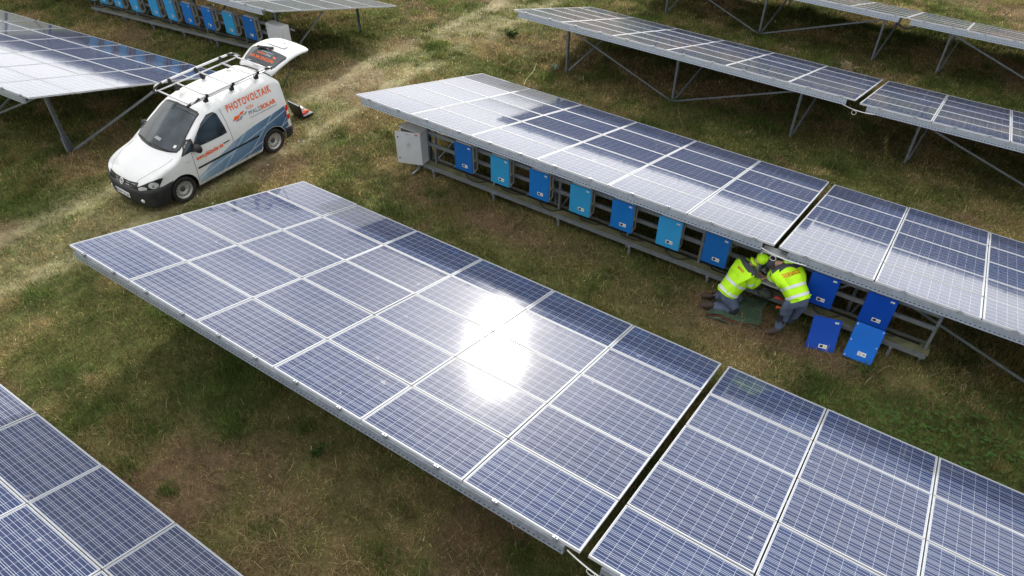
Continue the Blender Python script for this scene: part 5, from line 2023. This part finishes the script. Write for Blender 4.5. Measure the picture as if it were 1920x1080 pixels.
# ------------------------------------------------------------------ small things on the ground
def build_small():
    # folded tarpaulin
    m = MB()
    nx, ny = 34, 26
    rr = random.Random(2)
    P00, P10, P11, P01 = Vector((9.16, 6.66, 0)), Vector((10.15, 6.90, 0)), Vector((10.05, 7.66, 0)), Vector((9.28, 7.34, 0))
    from mathutils import noise as mn
    layers = []
    for ly in range(3):
        vs = []
        for i in range(nx + 1):
            for jj in range(ny + 1):
                s, t = i / nx, jj / ny
                s2 = s * (1 - 0.02 * ly) + 0.01 * ly
                p = P00.lerp(P10, s2).lerp(P01.lerp(P11, s2), t)
                p = p + Vector((0.02 * math.sin(9 * t + ly), -0.03 * ly * (1 - t) + 0.025 * math.sin(7 * s + ly), 0))
                fold = 0.045 * max(0, math.sin(s * 5.2 + t * 2.3)) ** 3 + 0.02 * mn.noise(Vector((s * 4, t * 4, ly)))
                z = gz(p.x, p.y) + 0.060 - 0.020 * ly + fold
                vs.append((p.x, p.y, z))
        fs = [(i * (ny + 1) + jj, (i + 1) * (ny + 1) + jj, (i + 1) * (ny + 1) + jj + 1, i * (ny + 1) + jj + 1) for i in range(nx) for jj in range(ny)]
        m.add(vs, fs, 1 if ly == 1 else 0)
    o = m.build('tarpaulin', ['tarp', 'tarp_red'], None, True)
    tag(o, 'dark green folded tarpaulin on the grass under the kneeling technician', 'tarpaulin')
    # eyelets
    q = MB()
    for x, y in ((10.10, 6.93), (10.02, 7.62), (9.20, 6.72)):
        q.lathe([(0.008, 0), (0.016, 0.002), (0.016, -0.002)], 12, 'z', (x, y, gz(x, y) + 0.10), close=True)
    q.build('eyelet', 'chrome', o)
    # tool bag on the shelf under the open inverter
    b0 = Vector((10.02, 7.32, -1.66))
    vs, fs = skin_mesh([Vector((-0.16, 0, 0.10)), Vector((0, 0, 0.11)), Vector((0.17, 0.02, 0.09))], [(0, 1), (1, 2)], [(0.11, 0.09), (0.14, 0.11), (0.10, 0.09)], 2)
    m = MB(); m.add([Vector(p) + mn.noise_vector(Vector(p) * 14) * 0.02 for p in vs], fs)
    o = m.build('tool_bag', 'bag', None, True)
    o.location = b0
    tag(o, 'slack dark olive tool bag on the rack shelf below the open inverter', 'bag')
    q = MB(); q.tube(smooth_path([Vector((-0.12, -0.05, 0.18)), Vector((-0.06, -0.09, 0.27)), Vector((0.06, -0.09, 0.27)), Vector((0.13, -0.05, 0.18))]), 0.012, 6)
    q.build('handle', 'case_black', o, True)
    for (x, y, z, l, c) in ((10.22, 7.22, -1.50, 'red cable cutter lying by the open inverter above the tool bag', 'label_red'), (10.30, 7.20, -1.69, 'orange handled pliers on the shelf beside the standing technician', 'orange')):
        q = MB()
        q.tube([(0, 0, 0), (0.07, 0.02, 0.01), (0.15, 0.0, 0.01)], [0.014, 0.018, 0.013], 8)
        q.tube([(0, 0.05, 0), (0.07, 0.03, 0.01), (0.15, 0.06, 0.01)], [0.014, 0.018, 0.013], 8)
        o = q.build('handle', c, None, True)
        o.name = 'pliers'
        o.location = (x, y, z)
        tag(o, l, 'tool')
        q = MB(); q.box((-0.04, 0.025, 0.0), (0.08, 0.035, 0.014)); q.build('jaw', 'dull_black', o)
    # open tool case behind the van
    r = thing('tool_case', 'open black tool case with red tools on the grass behind the van', 'tool case', (-3.36, 7.93, gz(-3.4, 8.05) + 0.02), math.radians(84))
    # local: x to the right, lid hinge at back (x-), base opens to +x
    m = MB(); m.box((0.17, 0, 0.045), (0.34, 0.48, 0.09)); m.build('base', 'case_black', r, bevel=0.012)
    m = MB(); m.box((0.17, 0, 0.0945), (0.345, 0.485, 0.008)); m.build('rim', 'label_grey', r)
    m = MB(); m.box((-0.035, 0, 0.26), (0.07, 0.48, 0.36), Matrix.Rotation(math.radians(-10), 3, 'Y')); lid = m.build('lid', 'case_black', r, bevel=0.012)
    m = MB(); m.box((-0.068, 0, 0.442), (0.02, 0.485, 0.010), Matrix.Rotation(math.radians(-10), 3, 'Y')); m.build('edge', 'chrome', lid)
    m = MB()
    for k in range(3):
        m.bar((0.02, -0.15 + 0.13 * k, 0.13), (0.0, -0.12 + 0.13 * k, 0.36), 0.04, 0.025)
    m.build('tool_roll', 'trouser_dark', lid)
    for (x, y, a, c, n_) in ((0.12, 0.10, 0.4, 'tool_red', 'drill'), (0.22, -0.08, -0.7, 'orange', 'screwdriver'), (0.10, -0.14, 0.2, 'tool_red', 'cutter'), (0.26, 0.15, 1.2, 'label_white', 'meter')):
        m = MB(); m.box((x, y, 0.125), (0.15, 0.06, 0.05), Matrix.Rotation(a, 3, 'Z'))
        m.tube([(x, y, 0.13), (x + 0.1 * math.cos(a), y + 0.1 * math.sin(a), 0.14)], 0.02, 8)
        o = m.build(n_, c, None)
        o.name = n_
        o.matrix_basis = Matrix.Translation(r.location) @ Matrix.Rotation(math.radians(84), 4, 'Z')
        tag(o, {'drill': 'red power tool in the open case, nearest the lid', 'screwdriver': 'orange handled tool lying in the open case behind the van', 'cutter': 'small red cutter in the open case behind the van', 'meter': 'white measuring device in the open case behind the van'}[n_], 'tool')
    # pale leafy plant, dry stalks, young weeds
    def weed(x, y, r, h, n, mate, label, stalk=False):
        rr = random.Random(int(x * 97 + y * 31))
        m = MB()
        b = Vector((x, y, gz(x, y)))
        for k in range(n):
            a, e = rr.uniform(0, 6.28), rr.uniform(0.1, 1.1)
            d = Vector((math.cos(a) * math.cos(e), math.sin(a) * math.cos(e), math.sin(e)))
            L = rr.uniform(0.3, 1.0) * h
            base = Vector((rr.gauss(0, r * .35), rr.gauss(0, r * .35), L * 0.4))
            s = d.cross(Vector((0, 0, 1))).normalized() * rr.uniform(.12, .2) * (0.3 if stalk else 1.0) * L
            t = base + d * L * 0.9
            md = base + d * L * 0.45 + Vector((0, 0, 0.03))
            m.add([base, md + s, t - Vector((0, 0, 0.03)), md - s], [(0, 1, 2), (0, 2, 3)])
            m.add([Vector((base.x * .3, base.y * .3, 0)), base + Vector((.004, 0, 0)), base - Vector((.004, 0, 0))], [(0, 1, 2)])
        o = m.build('weed', mate, None)
        o.location = b
        tag(o, label, 'plant')
    weed(0.74, 14.92, 0.16, 0.22, 46, 'plant_pale', 'pale leafy weed beside the first post of the long dim table')
    weed(8.40, 20.3, 0.25, 0.40, 60, 'straw', 'dry straw coloured seed plant above the gap of the dim tables', True)
    weed(-1.9, 16.4, 0.22, 0.25, 60, 'plant_green', 'green leafy weed left of the long dim table')
    weed(5.4, 0.1, 0.14, 0.18, 30, 'plant_green', 'small green weed beside the high edge of the glaring table')
    k = 0
    rr = random.Random(8)
    spots = [(13.2, 6.4), (13.8, 6.7), (14.3, 6.3), (13.5, 5.7), (14.6, 5.6), (12.9, 5.4), (13.0, 5.9), (14.0, 5.2), (12.4, 5.8), (14.4, 6.9)]
    m = MB()
    for x, y in spots:
        for _ in range(60):
            a = rr.uniform(0, 6.28)
            px, py = x + rr.gauss(0, .33), y + rr.gauss(0, .26)
            z = gz(px, py) + rr.uniform(0.04, 0.16)
            L = rr.uniform(0.02, 0.05)
            d, s = Vector((math.cos(a), math.sin(a), rr.uniform(-.3, .5))) * L, Vector((-math.sin(a), math.cos(a), rr.uniform(-.3, .3))) * L * .6
            c = Vector((px, py, z))
            m.add([c - d, c + s, c + d, c - s], [(0, 1, 2, 3)])
    o = m.build('clover', 'plant_green', None)
    tag(o, 'patch of broad leaved green weeds on the grass below the rack brace', 'weeds', kind='stuff')
    m = MB()
    a, b = Vector((0.0, 15.0, gz(0, 15) + 0.02)), Vector((0.62, 13.3, gz(.62, 13.3) + 0.05))
    m.tube(smooth_path([Vector((0, 0, 0)), (b - a) * 0.4 + Vector((.06, 0, 0.03)), (b - a) * 0.75 + Vector((-.02, 0, 0.02)), b - a]), 0.006, 6)
    o = m.build('cord', 'cord_green', None, True)
    o.location = a
    tag(o, 'thin yellow green cord on the grass behind the silvery table', 'cord')
    # loose stones along the track
    rr = random.Random(21)
    m = MB()
    for _ in range(420):
        y = rr.uniform(3, 22)
        x = rr.choice((-2.55, -4.2, -3.4)) + rr.gauss(0, 0.4)
        r_ = rr.uniform(0.010, 0.028)
        z = gz(x, y)
        vs = [(x + r_ * math.cos(q) * rr.uniform(.7, 1.2), y + r_ * math.sin(q) * rr.uniform(.7, 1.2), z) for q in (0, 1.2, 2.4, 3.7, 5.0)] + [(x, y, z + r_)]
        m.add(vs, [(i, (i + 1) % 5, 5) for i in range(5)])
    o = m.build('gravel', 'label_white', None)
    tag(o, 'small pale stones scattered on the track', 'gravel', kind='stuff')


build_ground()
build_tables()
build_electrics()
build_van()
build_people()
build_small()
build_grass()
